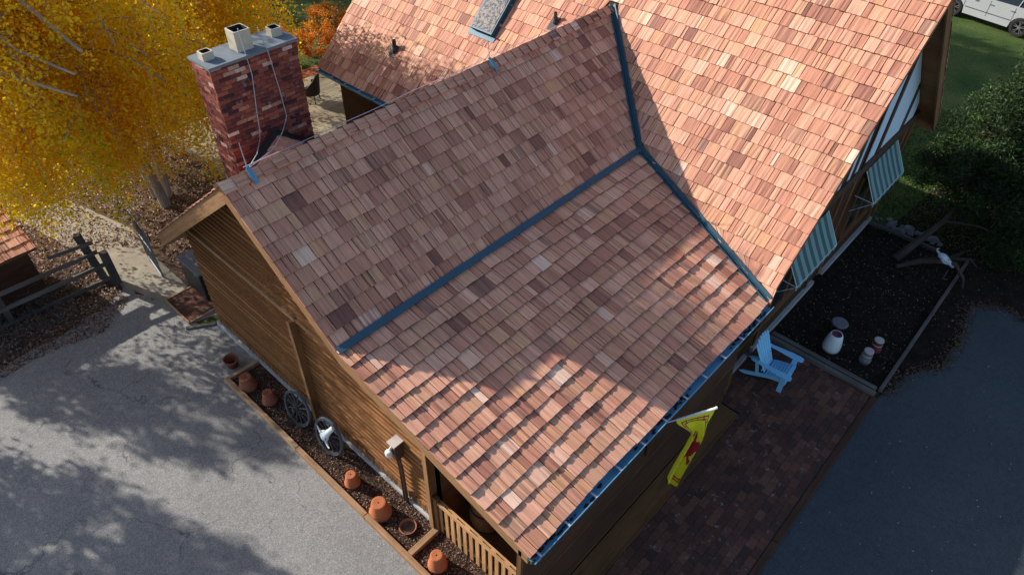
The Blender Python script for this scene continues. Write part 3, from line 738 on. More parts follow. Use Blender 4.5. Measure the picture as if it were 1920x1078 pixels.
# ridge wire
b = MB(); b.tube([(x*.5, .13+.01*math.sin(x), H+.03+.008*math.sin(x*1.7)) for x in range(1, 19)], .007, 5); b.build('lightning_cable', 'cable_grey', house)
# skylight and vent pipes on the main slope
def on_main(x, y, h=0): return Vector((x, y, main_z(x)))+nm*h
def mbox(b, x0, x1, y0, y1, h0, h1, m=0):
    pts = [on_main(x0, y0, h0), on_main(x1, y0, h0), on_main(x1, y1, h0), on_main(x0, y1, h0)]; prism(b, pts, nm*(h1-h0), m, .5)
b = MB(); X0, X1, Y0, Y1 = 8.80, 10.15, 2.62, 3.36
mbox(b, X0, X1, Y0, Y0+.06, .0, .15); mbox(b, X0, X1, Y1-.06, Y1, .0, .15); mbox(b, X0, X0+.05, Y0+.061, Y1-.061, .0, .148); mbox(b, X1-.05, X1, Y0+.061, Y1-.061, .0, .148)
mbox(b, X0-.10, X0-.002, Y0-.08, Y1+.08, .028, .036); mbox(b, X0, X1, Y1+.001, Y1+.07, .026, .034); mbox(b, X0, X1, Y0-.07, Y0-.001, .026, .034)
sk_ = b.build('skylight', 'slate_metal', house)
b = MB(); mbox(b, X0+.03, X1-.03, Y0+.04, Y1-.04, .152, .158); b.build('skylight_glass', 'skylight_glass', sk_)
for x, y, r, h in ((7.86, 5.45, .055, .24), (9.43, 1.19, .04, .20)):
    b = MB(); c = on_main(x, y, 0); b.lathe([(r*2.4, .02), (r*1.3, .10), (r*1.25, .12), (r, .12), (r, h+.05), (r*.8, h+.05), (r*.8, h-.05), (0, h-.05)], c, 14)
    mbox(b, x-.16, x+.10, y-.11, y+.11, .026, .031); b.build('vent_pipe', 'black_flashing', house)

# ------------------------------------------------------------------ patio and timbers
def pave(name, x0, x1, y0, y1, z, bl, bw, mat, parent=None, border=None):
    b = MB(); g = .004; y = y0; row = 0
    while y < y1-.01:
        w = min(bw, y1-y); x = x0-(row % 2)*bl*.5
        while x < x1:
            a, c = max(x, x0), min(x+bl, x1)
            if c-a > .02:
                M = Matrix.Translation(((a+c)/2, y+w/2, z)) @ Matrix.Rotation(random.gauss(0, .008), 4, 'X') @ Matrix.Rotation(random.gauss(0, .006), 4, 'Y')
                b.box((-(c-a)/2+g/2, -w/2+g/2, -.05), ((c-a)/2-g/2, w/2-g/2, random.uniform(-.002, .003)), M)
            x += bl
        y += bw; row += 1
    return b.build(name, mat, parent)
patio = pave('brick_patio', -1.2, 9.12, -8.60, -6.72, .065, .245, .155, 'paver'); struct(patio)
o = pave('brick_patio', 6.7, 9.12, -6.72, -6.06, .065, .245, .155, 'paver'); struct(o)
def timber(name, label, cat, segs, w, h, mat='timber', z=0, group=None, r=None):
    """segs: list of (p, q); one log per segment"""
    b = MB()
    for p, q in segs: b.beam((p[0], p[1], z+h/2), (q[0], q[1], z+h/2), w, h, 0, random.random() if r is None else r)
    o = b.build(name, mat, None, bevel=.012); tag(o, label, cat, group); return o
timber('timber_edging', 'dark brown timber edging along the asphalt side of the brick patio', 'edging', [((-1.2, -8.68), (4.5, -8.68)), ((4.51, -8.68), (9.15, -8.68))], .13, .08, 'dark_siding')
timber('timber_edging', 'grey double timber step between brick patio and dark garden bed', 'edging', [((9.20, -6.1), (9.20, -8.66)), ((9.36, -6.1), (9.36, -8.62))], .12, .14, 'weathered_wood', r=1)
timber('timber_edging', 'long thin timber edging of the dark garden bed beside the asphalt', 'edging', [((9.43, -8.70), (12.4, -8.70)), ((12.42, -8.70), (15.5, -8.70))], .08, .12, 'weathered_wood', r=.8)
timber('timber_edging', 'short log edging below the row of rocks', 'edging', [((15.42, -6.05), (15.42, -7.9))], .09, .11, 'weathered_wood', r=.6)
segs = [((-.355, 2.13), (-.345, -.55)), ((-.345, -.56), (-.34, -2.75)), ((-.34, -2.76), (-.34, -5.4)), ((-.34, -5.41), (-.34, -7.6))]
timber('timber_edging', 'long sunlit timber edging between driveway and the planting bed of pots', 'edging', segs, .10, .16, 'timber')
timber('timber_edging', 'short timber closing the house end of the planting bed behind the open pot', 'edging', [((-.30, 2.08), (.40, 2.06))], .09, .15, 'timber')
timber('timber_edging', 'short timber across the planting bed next to the picket fence', 'edging', [((-.285, -3.93), (.40, -3.93))], .12, .15, 'timber')
timber('loose_board', 'loose weathered board lying on the driveway beside the small brick pad', 'board', [((-.16, 4.30), (.42, 3.93))], .09, .04, 'weathered_wood', .01, r=.9)
pad = thing('brick_pad', 'small timber framed pad of red bricks at the corner of the garage wall', 'brick pad', (.1, 4.9, 0))
pave('bricks', .02, .74, 4.42, 5.50, .05, .30, .14, 'paver', pad)
b = MB()
for p, q in (((-.02, 4.38), (-.02, 5.56)), ((.02, 5.53), (.74, 5.53)), ((.02, 4.38), (.74, 4.38))): b.beam((*p, .03), (*q, .03), .035, .075, 0, .6)
b.build('frame', 'timber', pad)

# ------------------------------------------------------------------ pots in the planting bed
GP = 'terracotta pots in the planting bed'
def pot(loc, R_, hgt, label, up=False, mat='terracotta', tilt=0):
    t = thing('flower_pot', label, 'flower pot', loc, GP, True)
    n = 28; r0 = R_*.66
    if up: prof = [(0, .0), (r0, 0), (R_*.90, hgt*.78), (R_, hgt*.79), (R_*1.02, hgt), (R_*.92, hgt), (R_*.84, hgt*.75), (r0*.9, .12*hgt), (0, .12*hgt)]
    else: prof = [(R_*.93, 0), (R_*1.03, .002), (R_*1.01, hgt*.17), (R_*.93, hgt*.19), (R_*.90, hgt*.21), (r0*1.0, hgt*.965), (r0*.96, hgt*.99), (r0*.90, hgt), (r0*.60, hgt*.99), (r0*.2, hgt*.985), (.016, hgt*.985)]
    b = MB(); M = Matrix.Rotation(tilt, 4, 'X'); b.lathe(prof, (0, 0, 0), n, 0, .5, None, M); b.build('pot_body', mat, t, weld=True)
    if not up:
        b = MB(); b.lathe([(.0165, hgt*.972), (0, hgt*.97)], (0, 0, 0), 12, 0, .5, None, M); b.build('drain_hole', 'hole_dark', t)
    else:
        b = MB(); b.lathe([(0, hgt*.2), (r0*.92, hgt*.2)], (0, 0, 0), 16, 0, .5, None, M); b.build('old_soil', 'soil', t)
    return t
pot((-.02, 2.46, .01), .165, .25, 'open empty terracotta pot standing upright beyond the end of the bed', True, 'terracotta_old', .06)
pot((-.13, 1.62, .06), .20, .34, 'upturned pot inside the bed corner, first after the open pot', False, 'terracotta_old', .03)
pot((-.03, .93, .06), .165, .30, 'upturned pot topped with dirt, just before the first wagon wheel', False, 'terracotta_old')
pot((-.06, -1.98, .06), .155, .30, 'slim upturned pot alone between skull wheel and the largest pot', False)
pot((-.10, -2.88, .06), .215, .37, 'largest upturned pot, next to the round saucer', False)
pot((-.06, -4.42, .06), .175, .37, 'bright orange upturned pot in front of the picket fence', False)
pot((-.06, -5.05, .06), .15, .28, 'upturned pot at the bottom edge of the photo by the picket fence', False)
t = thing('pot_saucer', 'round terracotta saucer with dry soil beside the largest pot', 'saucer', (.05, -3.50, .06), None, True)
b = MB(); b.lathe([(0, 0), (.13, 0), (.168, .062), (.172, .070), (.150, .070), (.125, .02), (0, .018)], (0, 0, 0), 28); b.build('dish', 'terracotta_old', t, weld=True)
b = MB(); b.lathe([(.126, .030), (.06, .036), (0, .034)], (0, 0, 0), 18); b.build('dry_soil', 'litter_soil', t)
# gravelly bark chips of the bed
def chips(name, poly, n, z, size, mat, label, cat, r=(0, 1), flat=.75):
    xs = [p[0] for p in poly]; ys = [p[1] for p in poly]; P = []
    while len(P) < n:
        k = n*2; X = rng.uniform(min(xs), max(xs), k); Y = rng.uniform(min(ys), max(ys), k)
        for a, c in zip(X, Y):
            if in_poly(a, c, poly): P.append((a, c))
            if len(P) >= n: break
    P = np.array(P); C_ = np.column_stack([P, z+rng.uniform(0, .02, n)]); A, B = leaf_axes(n, size, flat, .6)
    o = quads(name, C_, A, B, mat, rng.uniform(r[0], r[1], n)); tag(o, label, cat, kind='stuff'); return o
chips('bark_chips', [(-.28, 2.03), (.42, 2.03), (.42, -7.4), (-.28, -7.4)], 9000, .055, .034, 'dry_leaf', 'brown bark chips and pebbles covering the planting bed', 'bark chips', (.0, .8))

# ------------------------------------------------------------------ wagon wheels and skulls
def wheel(loc, tiltx, label, rz=0):
    t = thing('wagon_wheel', label, 'wagon wheel', loc, 'wagon wheels leaning on the garage wall', True)
    R0 = .415; MT = Matrix.Rotation(rz, 4, 'Z') @ Matrix.Rotation(tiltx, 4, 'Y') @ Matrix.Translation((0, 0, R0)) @ Matrix.Rotation(PI/2, 4, 'Y')
    b = MB(); b.lathe([(R0-.055, -.022), (R0-.012, -.024), (R0-.012, .024), (R0-.055, .022), (R0-.055, -.022)], (0, 0, 0), 48, 0, .5, None, MT); b.build('rim', 'wheel_wood', t)
    b = MB(); b.lathe([(R0-.0115, -.026), (R0, -.026), (R0, .026), (R0-.0115, .026), (R0-.0115, -.026)], (0, 0, 0), 48, 0, .5, None, MT); b.build('iron_tyre', 'wheel_iron', t)
    b = MB(); b.lathe([(0, -.12), (.04, -.12), (.045, -.08), (.07, -.05), (.075, .05), (.045, .08), (.04, .10), (0, .10)], (0, 0, 0), 20, 0, .5, None, MT); b.build('hub', 'wheel_wood', t)
    for k in range(12):
        b = MB(); a = 2*PI*k/12; p0 = MT @ Vector((.06*math.cos(a), .06*math.sin(a), 0)); p1 = MT @ Vector(((R0-.05)*math.cos(a), (R0-.05)*math.sin(a), 0))
        b.tube([p0, (p0*.6+p1*.4), p1], [.022, .017, .014], 6); b.build('spoke', 'wheel_wood', t)
    return t
wheel((.03, .02, .06), .26, 'grey spoked wagon wheel standing by the tall wall post, no skull on it', .05)
wheel((.05, -1.03, .06), .26, 'spoked wagon wheel with a bleached cow skull hung on it', .05)
def skull(M, name_label, cat='cow skull', s=1.0):
    """long bovine skull: muzzle down -Y, horns to the sides"""
    t = thing('cow_skull', name_label, cat, M.translation, 'bleached cow skulls', False)
    b = MB(); secs = [(-.30, .035, .03, 0), (-.26, .055, .04, .004), (-.16, .052, .05, .012), (-.06, .075, .06, .022), (.02, .115, .07, .026), (.09, .10, .065, .020), (.14, .075, .05, .005), (.16, .03, .02, 0)]
    n = 16; rings = []
    for y, w, h, z in secs: rings.append([M @ (Vector((w*math.cos(2*PI*k/n), y, z+h*math.sin(2*PI*k/n)*(.8 if k > n/2 else 1)))*s) for k in range(n)])
    for i in range(len(rings)-1):
        for k in range(n): b.face([rings[i][k], rings[i][(k+1) % n], rings[i+1][(k+1) % n], rings[i+1][k]], None, 0, .5, smooth=True)
    b.face(rings[0], None, 0, .5); b.face(rings[-1], None, 0, .5); b.build('cranium', 'bone', t, weld=True)
    for sd in (-1, 1):
        b = MB(); b.tube([M @ (Vector(p)*s) for p in ((sd*.07, .11, .01), (sd*.15, .14, .0), (sd*.22, .13, .01), (sd*.26, .07, .04))], [.026*s, .023*s, .016*s, .004*s], 8); b.build('horn', 'bone', t)
        b = MB(); b.lathe([(0, .0), (.020*s, -.002), (.026*s, .006), (.028*s, -.012)], (0, 0, 0), 10, 0, .5, None, M @ Matrix.Translation(Vector((sd*.068, .005, .072))*s)); b.build('eye_socket', 'hole_dark', t)
    return t
Mx = Matrix.Translation((.10, -1.06, .62)) @ Matrix.Rotation(math.radians(-70), 4, 'Y') @ Matrix.Rotation(math.radians(60), 4, 'Z')
skull(Mx, 'bleached cow skull hanging on the second wagon wheel', s=1.05)
Mx = Matrix.Translation((14.75, -8.22, .34)) @ Matrix.Rotation(math.radians(35), 4, 'Z') @ Matrix.Rotation(math.radians(35), 4, 'X')
skull(Mx, 'white cow skull lying on driftwood at the corner of the dark garden', s=1.3)

# ------------------------------------------------------------------ picket fence of the porch
fz = thing('picket_fence', 'low orange brown picket fence closing the open porch under the roof corner', 'fence', (.4, -5, 0))
y = -3.98; k = 0
while y > -6.2:
    b = MB(); b.box((.425, y-.085, .06), (.448, y, 1.03)); b.build('picket', 'fence_wood', fz)
    y -= .155 if k % 1 == 0 else .12; k += 1
b = MB(); b.box((.395, -6.22, 1.03), (.425, -3.93, 1.11), None, 0, .8, 1); b.build('top_rail', 'fence_wood', fz)
b = MB(); b.box((.449, -6.22, 1.03), (.48, -3.93, 1.11), None, 0, .6, 1); b.build('top_rail', 'fence_wood', fz)
for y in np.arange(-4.06, -6.2, -.31):
    b = MB(); b.box((.4255, y-.10, 1.035), (.4485, y+.02, 1.105), None, 0, .8, 1); b.build('spacer', 'fence_wood', fz)
b = MB(); b.box((.449, -6.22, .2), (.475, -3.93, .28), None, 0, .4, 1); b.build('bottom_rail', 'fence_wood', fz)
b = MB(); b.box((.38, -4.0, 0), (.47, -3.905, 1.2), None, 0, .3, 2); b.build('post', 'brown_siding', fz)
b = MB(); b.box((.38, -6.3, 0), (.48, -6.225, 1.2), None, 0, .9, 2); b.build('post', 'timber', fz)
t = thing('wooden_drum', 'rounded brown wooden drum standing in the shade of the porch', 'drum', (1.15, -4.5, .06), None, True)
b = MB(); b.lathe([(0, 0), (.27, 0), (.33, .25), (.34, .45), (.31, .75), (.29, .86), (.25, .86), (.25, .80), (0, .80)], (0, 0, 0), 24); b.build('staves', 'brown_siding', t)
for z, r in ((.15, .318), (.68, .327)):
    b = MB(); b.lathe([(r, z-.02), (r+.008, z-.02), (r+.004, z+.02), (r-.006, z+.02)], (0, 0, 0), 24); b.build('hoop', 'dark_metal', t)

# ------------------------------------------------------------------ flag
t = thing('house_flag', 'yellow flag with red lion and double border hanging from a white pole', 'flag', (3.45, -6.3, 2.45))
PB, PT = Vector((3.45, -6.29, 2.46)), Vector((4.014, -7.0, 3.044))
b = MB(); b.tube([PB, PT], .013, 8); b.lathe([(0, -.02), (.022, -.01), (.026, .01), (.018, .03), (0, .035)], PT, 10); b.build('pole', 'white_plastic', t)
b = MB(); b.box((3.40, -6.305, 2.38), (3.50, -6.26, 2.54)); b.beam(PB, PB+(PT-PB)*.12, .04, .04); b.build('bracket', 'dark_metal', t)
def lion(u, v):
    """red rampant lion: blocky outline in flag coordinates (u along hoist 0..1, v down the fly 0..1)"""
    X = (v-.50)/.30; Y = (u-.5)/.36        # X: along fly, Y: across
    def el(cx_, cy_, rx, ry, a=0):
        dx, dy = X-cx_, Y-cy_; ca, sa = math.cos(a), math.sin(a); p, q = dx*ca+dy*sa, -dx*sa+dy*ca
        return (p/rx)**2+(q/ry)**2 < 1
    return any((el(0, 0, .20, .62, .25), el(-.16, .62, .22, .22), el(-.30, .66, .12, .10), el(-.42, .30, .30, .09, .35), el(-.42, -.02, .28, .08, -.2), el(.08, .35, .26, .30),
                el(-.22, -.55, .34, .10, -.55), el(.22, -.60, .11, .36, -.2), el(-.45, -.82, .14, .07), el(.10, -.90, .20, .07), el(.50, -.10, .07, .55, .35), el(.42, .48, .22, .07, .7), el(.52, .62, .12, .12)))
def border(u, v):
    d = min(u, 1-u, v*1.9, (1-v)*1.9)
    if .115 < d < .140 or .175 < d < .200: return True
    if .10 < d < .225:
        s = (v*11) % 1 if min(u, 1-u) <= min(v, 1-v)*1.9 else (u*6) % 1
        return abs(s-.5) < .07 
    return False
NU, NV = 64, 120; b = MB(); dh = (PT-PB); a0 = .36; hp0 = PB+dh*a0; hp1 = PB+dh*.99
CRv = Vector((CR[0], CR[1], 0)).normalized()
def cloth(u, v):
    """u 0 at the wall side of the pole, 1 at the tip; v down the fly"""
    p = hp0.lerp(hp1, u); L = 2.02
    g = min(1, v/.36); g = g*g*(3-2*g)
    keep = 1-g*.60                                   # gathers towards the tip side
    q = hp1.lerp(p, keep); drift = Vector((-.34*v, .10*v, 0))
    hang = v*L*(1-.15*(1-u)*(1-g)) - .0
    fold = math.sin(u*9.5+.4)*.085*g+math.sin(u*17)*.018*g
    nrm_ = Vector((-.6, -.75, 0)).normalized()
    up_ = q+drift+nrm_*fold+CRv*(math.sin(v*5)*.02)
    z = up_.z - hang + (1-u)*.10*(v > 0)*g
    tipcut = max(0, v-.86)/.14
    c = hp1.lerp(hp0, .28)+Vector((-.34, .10, 0))
    z += .34*v*abs(2*u-1)**2*g
    return Vector((up_.x, up_.y, z))
grid = [[cloth(i/NU, j/NV) for i in range(NU+1)] for j in range(NV+1)]
for j in range(NV):
    for i in range(NU):
        u, v = (i+.5)/NU, (j+.5)/NV; m = 1 if (lion(u, v) or border(u, v)) else 0
        b.face([grid[j][i], grid[j][i+1], grid[j+1][i+1], grid[j+1][i]], None, m, .5, smooth=True)
cl = b.build('cloth', ['flag_yellow', 'flag_red'], t, weld=True)
b = MB(); b.tube([hp0, hp1], .022, 8); b.build('sleeve', 'white_plastic', t)

# ------------------------------------------------------------------ Adirondack chair
t = thing('adirondack_chair', 'light blue wooden Adirondack chair on the brick patio', 'chair', (8.08, -6.62, .068), None, True, math.radians(4))
def board(name, pts, w, th, normal=None, rz=0):      # pts: outline in a plane, extruded
    b = MB(); prism(b, pts, w); return b.build(name, 'chair_paint', t, bevel=.004)
# front is -y; the seat slopes down to the back (+y)
for sx in (-1, 1):
    x = sx*.265
    board('side_rail', [(x-.012, -.46, .30), (x-.012, -.40, .385), (x-.012, -.10, .33), (x-.012, .48, .085), (x-.012, .56, .02), (x-.012, .50, .0), (x-.012, .40, .0), (x-.012, -.15, .235), (x-.012, -.42, .27)], (.024, 0, 0), 0)
    xl = sx*.295; b = MB(); b.box((xl-.012, -.46, 0), (xl+.012, -.35, .56)); b.build('front_leg', 'chair_paint', t, bevel=.004)
    xr = sx*.30; b = MB(); b.beam((xr, .16, .235), (xr, .24, .56), .022, .07); b.build('arm_support', 'chair_paint', t, bevel=.004)
    xa = sx*.345
    board('armrest', [(xa-.075, -.52, .565), (xa-.05, -.56, .565), (xa+.05, -.56, .565), (xa+.08, -.50, .565), (xa+.085, -.30, .565), (xa+.05-.01*sx, .05, .575), (xa+.025-.03*sx, .36, .585), (xa-.035-.02*sx, .36, .585), (xa-.05-.01*sx, .05, .575), (xa-.08, -.30, .565)], (0, 0, .022), 0)
for k in range(7):
    y = -.425+k*.066; z = .385-max(0, k-.4)*.0225+.002; b = MB()
    b.box((-.29, y-.028, z), (.29, y+.028, z+.019), Matrix.Translation((0, 0, 0))); b.build('seat_slat', 'chair_paint', t, bevel=.003)
b = MB(); b.box((-.30, -.475, .275), (.30, -.458, .385)); b.build('front_apron', 'chair_paint', t, bevel=.003)
nb = 6; 
for k in range(nb):
    f = (k-(nb-1)/2)/((nb-1)/2); b = MB(); w0, w1 = .034, .047; x0 = f*.20; x1 = f*.27; y0, z0 = .02, .26; top = 1.0+.07*(1-f*f)
    yt = .02+(top-z0)*.46; prism(b, [(x0-w0, y0, z0), (x0+w0, y0, z0), (x1+w1, yt-.03, top-.06), (x1+w1*.6, yt, top), (x1-w1*.6, yt, top), (x1-w1, yt-.03, top-.06)], (0, .018, .006))
    b.build('back_slat', 'chair_paint', t, bevel=.003)
for zz, hw in ((.34, .27), (.585, .37), (.82, .24)):
    b = MB(); yy = .02+(zz-.26)*.46+.022; b.box((-hw, yy, zz-.03), (hw, yy+.02, zz+.03)); b.build('back_brace', 'chair_paint', t, bevel=.003)

# ------------------------------------------------------------------ garden things
def lathething(name, label, cat, loc, prof, mat, parts=(), group=None, n=28):
    t = thing(name, label, cat, loc, group, True)
    b = MB(); b.lathe(prof, (0, 0, 0), n); b.build('body', mat, t, weld=True)
    for nm_, pr, mt in parts: b = MB(); b.lathe(pr, (0, 0, 0), n); b.build(nm_, mt, t)
    return t
lathething('white_urn', 'tall white tapered urn standing in the dark garden bed', 'urn', (9.92, -7.33, .02),
           [(0, 0), (.185, 0), (.205, .06), (.20, .22), (.165, .42), (.135, .50), (.118, .50)], 'white_glaze', [('dark_top', [(.1185, .495), (.10, .47), (0, .465)], 'maroon')])
for lab, loc, c in (('small round can with pierced pale lid, nearer the patio', (10.08, -8.08, .02), 'stump_grey'), ('small round maroon can with pierced pale lid, farther from the patio', (10.58, -8.12, .02), 'maroon')):
    lathething('lidded_can', lab, 'can', loc, [(0, 0), (.13, 0), (.135, .10), (.125, .13), (.11, .20), (.115, .24), (.105, .27), (.112, .31), (.10, .335)], c,
               [('lid', [(.1005, .336), (.112, .350), (.108, .372), (.07, .378), (0, .376)], 'pale_tin'), ('stripe', [(.1155, .225), (.119, .24), (.1155, .255)], 'pale_tin')] , 'lidded cans in the dark garden bed', 20)
    r_ = bpy.context.scene.objects
for (lx, ly) in ((10.08, -8.08), (10.58, -8.12)):
    pass
lathething('round_stool', 'dark grey round stool behind the white urn', 'stool', (10.52, -7.20, .02), [(0, 0), (.10, 0), (.08, .2), (.06, .30)], 'dark_metal', [('seat', [(.0, .30), (.17, .30), (.195, .33), (.18, .36), (.05, .365), (0, .35)], 'stump_grey')])
def rock(c, r, lab):
    b = MB(); n, m = 10, 6; ph = [random.uniform(0, 6) for _ in range(6)]; sx, sy, sz = random.uniform(.8, 1.3), random.uniform(.8, 1.3), random.uniform(.55, .8); a = random.uniform(0, 6)
    def P(i, j):
        th, f = PI*i/m, 2*PI*j/n; d = 1+.16*math.sin(2*f+ph[0])*math.sin(th)+.14*math.sin(3*f+ph[1]+th*2)+.1*math.sin(5*th+ph[2])
        v = Vector((math.sin(th)*math.cos(f)*sx, math.sin(th)*math.sin(f)*sy, math.cos(th)*sz))*r*d; v.rotate(Matrix.Rotation(a, 3, 'Z')); return v+Vector(c)
    for i in range(m):
        for j in range(n):
            q = [P(i, j), P(i+1, j), P(i+1, j+1), P(i, j+1)]
            if i == 0: q = [P(0, 0), P(1, j), P(1, j+1)]
            elif i == m-1: q = [P(i, j), P(m, 0), P(i, j+1)]
            b.face(q, None, 0, .5)
    o = b.build('rock', 'rock'); tag(o, lab, 'rock', 'grey rocks heaped along the end of the garden bed')
for k in range(34):
    u = random.random(); y = -6.05-u*1.95; x = 15.62+random.uniform(0, .42)*(1-.3*u); r = random.uniform(.05, .10)
    if k == 0: x, y, r = 15.85, -7.0, .16
    rock((x, y, r*.45), r, 'largest pale rock in the middle of the rock row' if k == 0 else 'grey fist sized rock in the row along the end of the garden bed')
def wood(name, label, cat, paths, mat='bark_dark'):
    t = thing(name, label, cat, paths[0][0][0])
    for k, (pts, rad) in enumerate(paths): b = MB(); b.tube(pts, rad, 10, 0, random.random()); b.build('branch' if k else 'stem', mat, t)
    return t
wood('driftwood', 'twisted dead log lying along the end of the garden bed', 'log',
     [([(13.9, -7.35, .1), (14.5, -7.75, .16), (14.75, -8.05, .2), (15.1, -8.35, .22), (15.5, -8.5, .3)], [.05, .08, .09, .08, .03]),
      ([(14.75, -8.05, .2), (14.9, -8.5, .25), (14.6, -8.85, .12), (14.3, -8.95, .06)], [.07, .06, .04, .015]), ([(15.1, -8.35, .22), (15.3, -8.75, .3), (15.2, -9.0, .2)], [.05, .035, .01]),
      ([(15.1, -8.35, .22), (15.0, -8.6, .42), (15.1, -8.85, .45)], [.04, .025, .01])])
b = MB(); b.tube([(14.35, -8.45, .02), (14.36, -8.45, .34)], [.008, .008], 6); tag(b.build('metal_stake', 'galvanised'), 'thin pale stake standing beside the white skull', 'stake')
chips('fallen_leaves', [(9.45, -6.1), (9.45, -8.62), (15.4, -8.62), (15.4, -6.1)], 1300, .025, .035, 'dry_leaf', 'sparse dry leaves on the dark garden bed', 'dry leaves', (.2, 1))
chips('fallen_leaves', RL, 1600, .02, .04, 'dry_leaf', 'dry leaves scattered under the dark pine tree', 'dry leaves', (.2, 1))
edge = [(9.3, -8.75), (10.4, -8.95), (11.15, -9.45), (12.4, -9.5), (13.75, -9.3), (14.35, -9.95), (14.1, -10.6), (14.6, -12)]
P = []
for a, c in zip(edge, edge[1:]):
    m = int(260*math.dist(a, c)); u = rng.uniform(0, 1, m)[:, None]; P.append(np.array(a)*(1-u)+np.array(c)*u+np.column_stack([rng.normal(0, .09, m), rng.normal(0, .11, m)]))
P = np.vstack(P); A, B = leaf_axes(len(P), .05, .7, .6)
tag(quads('fallen_leaves', np.column_stack([P, rng.uniform(.022, .035, len(P))]), A, B, 'dry_leaf', rng.uniform(0, .55, len(P))), 'dark crumbs of leaves along the edge of the shaded asphalt', 'dry leaves', kind='stuff')
# ------------------------------------------------------------------ left side: fence, gate, box, shed, litter
t = thing('rail_fence', 'dark weathered rail fence with three rails left of the gate', 'fence', (-.6, 7.2, 0))
b = MB(); b.box((-.62, 6.99, 0), (-.44, 7.17, 1.02), None, 0, .3, 2); b.build('post', 'weathered_wood', t, bevel=.01)
b = MB(); b.beam((-.70, 7.36, 0), (-.82, 7.42, 1.55), .15, .15, 0, .2); b.build('post', 'weathered_wood', t)
for z, sag in ((1.28, 0), (.98, .03), (.55, .02), (.10, .0)):
    b = MB(); x1 = -1.6 if z > 1.2 else -5.5
    b.beam((-.60, 7.26, z), (x1, 7.42+.06*(-x1-.6)*.3, z-sag), .05, .10, 0, random.random()); b.build('rail', 'weathered_wood', t)
for x in (-2.9, -5.3):
    b = MB(); b.box((x-.06, 7.36, 0), (x+.06, 7.48, 1.1), None, 0, .3, 2); b.build('post', 'weathered_wood', t)
t = thing('metal_gate', 'open dark metal gate leaf with wire mesh and a cross bar', 'gate', (.35, 6.42, 0))
G0, G1 = Vector((.36, 6.42, .04)), Vector((.50, 7.50, .04)); zt = Vector((0, 0, 1.52))
def fr(p, q, r=.022): b = MB(); b.tube([p, q], r, 8, 0, .5); return b
for p, q, nm_ in ((G0, G0+zt, 'stile'), (G1, G1+zt, 'stile'), (G0, G1, 'rail'), (G0+zt, G1+zt, 'rail'), (G0+zt*.52, G1+zt*.52, 'cross_bar')): fr(p, q).build(nm_, 'galvanised', t)
b = MB(); d = G1-G0
for k in range(1, 22): b.beam(G0+d*k/22, G0+d*k/22+zt, .006, .006, 0, .5)
for k in range(1, 30): b.beam(G0+zt*k/30, G1+zt*k/30, .006, .006, 0, .5)
for s in (0, 1): pass
b.build('wire_mesh', 'dark_metal', t)
t = thing('metal_bin', 'grey metal storage bin with a light lid beside the garage corner', 'bin', (.9, 5.2, 0))
b = MB(); b.box((.68, 4.75, .0), (1.25, 5.75, .86)); b.build('body', 'dark_metal', t, bevel=.015)
b = MB(); b.box((.65, 4.72, .862), (1.28, 5.78, .91)); b.build('lid', 'galvanised', t, bevel=.01)
for y in (4.95, 5.5): b = MB(); b.box((.672, y, .70), (.6795, y+.06, .86)); b.build('latch', 'galvanised', t)
# low shed with shake roof at the frame edge
shed = thing('garden_shed', 'low shed with a cedar shake roof at the left edge behind the rail fence', 'shed', (-2.6, 8.4, 0))
sn = Vector((0, -.34, 1)).normalized(); L = 1.7; sl = Vector((0, -1, -.34)).normalized()
b = shakes((0, 9.35, 2.04), (1, 0, 0), sl, sn, L, .26, lambda a, c: [(-4.6, -1.66, -4.6, -1.66)]); b.build('roof', ['cedar_shake', 'shake_end'], shed)
b = MB(); p0 = Vector((0, 9.35, 2.04)); q0 = p0+sl*(L-.02); prism(b, [(-4.6, p0.y, p0.z-.01), (-1.68, p0.y, p0.z-.01), (-1.68, q0.y, q0.z-.01), (-4.6, q0.y, q0.z-.01)], (0, 0, -.10)); b.build('roof_deck', 'brown_siding', shed)
b = MB(); b.box((-4.5, 7.95, 0), (-1.85, 9.3, 1.44)); b.build('wall', 'dark_siding', shed)
# litter
def scatter(name, poly, n, size, mat, label, r, zmax=.05, clump=None):
    xs = [p[0] for p in poly]; ys = [p[1] for p in poly]; out = []
    while len(out) < n:
        X = rng.uniform(min(xs), max(xs), n); Y = rng.uniform(min(ys), max(ys), n)
        for a, c in zip(X, Y):
            if in_poly(a, c, poly): out.append((a, c))
    P = np.array(out[:n]); C_ = np.column_stack([P, .02+rng.uniform(0, zmax, n)]); A, B = leaf_axes(n, size, .6, .6)
    o = quads(name, C_, A, B, mat, rng.uniform(r[0], r[1], n)); tag(o, label, 'dry leaves', kind='stuff'); return o
scatter('fallen_leaves', [(-5, 6.25), (-3.65, 6.2), (-1.3, 6.4), (-.6, 6.9), (-.7, 9), (-1.4, 12), (-2, 16), (-7, 16)], 17000, .07, 'dry_leaf', 'thick layer of dry leaves left of the concrete path', (0, 1))
scatter('fallen_leaves', [(.65, 4.3), (.8, 7.5), (.8, 9), (.1, 12), (-.5, 17), (6, 17), (3.8, 13.4), (3.8, 4.0)], 15000, .07, 'dry_leaf', 'dry leaves on the ground between path and deck', (.05, 1))
scatter('fallen_leaves', [(-.7, 9.0), (.75, 8.0), (.1, 12), (-1.4, 12)], 1800, .06, 'dry_leaf', 'dry leaves spread over the far end of the concrete path', (.1, 1), .01)
scatter('fallen_leaves', [(-5, 6.3), (-5, 5.7), (-3, 5.9), (-1.5, 5.6), (-.6, 6.3), (-.6, 6.9), (-1.3, 6.5)], 2400, .05, 'dry_leaf', 'dry leaves spilling from the bed onto the driveway edge', (0, .9), .012)
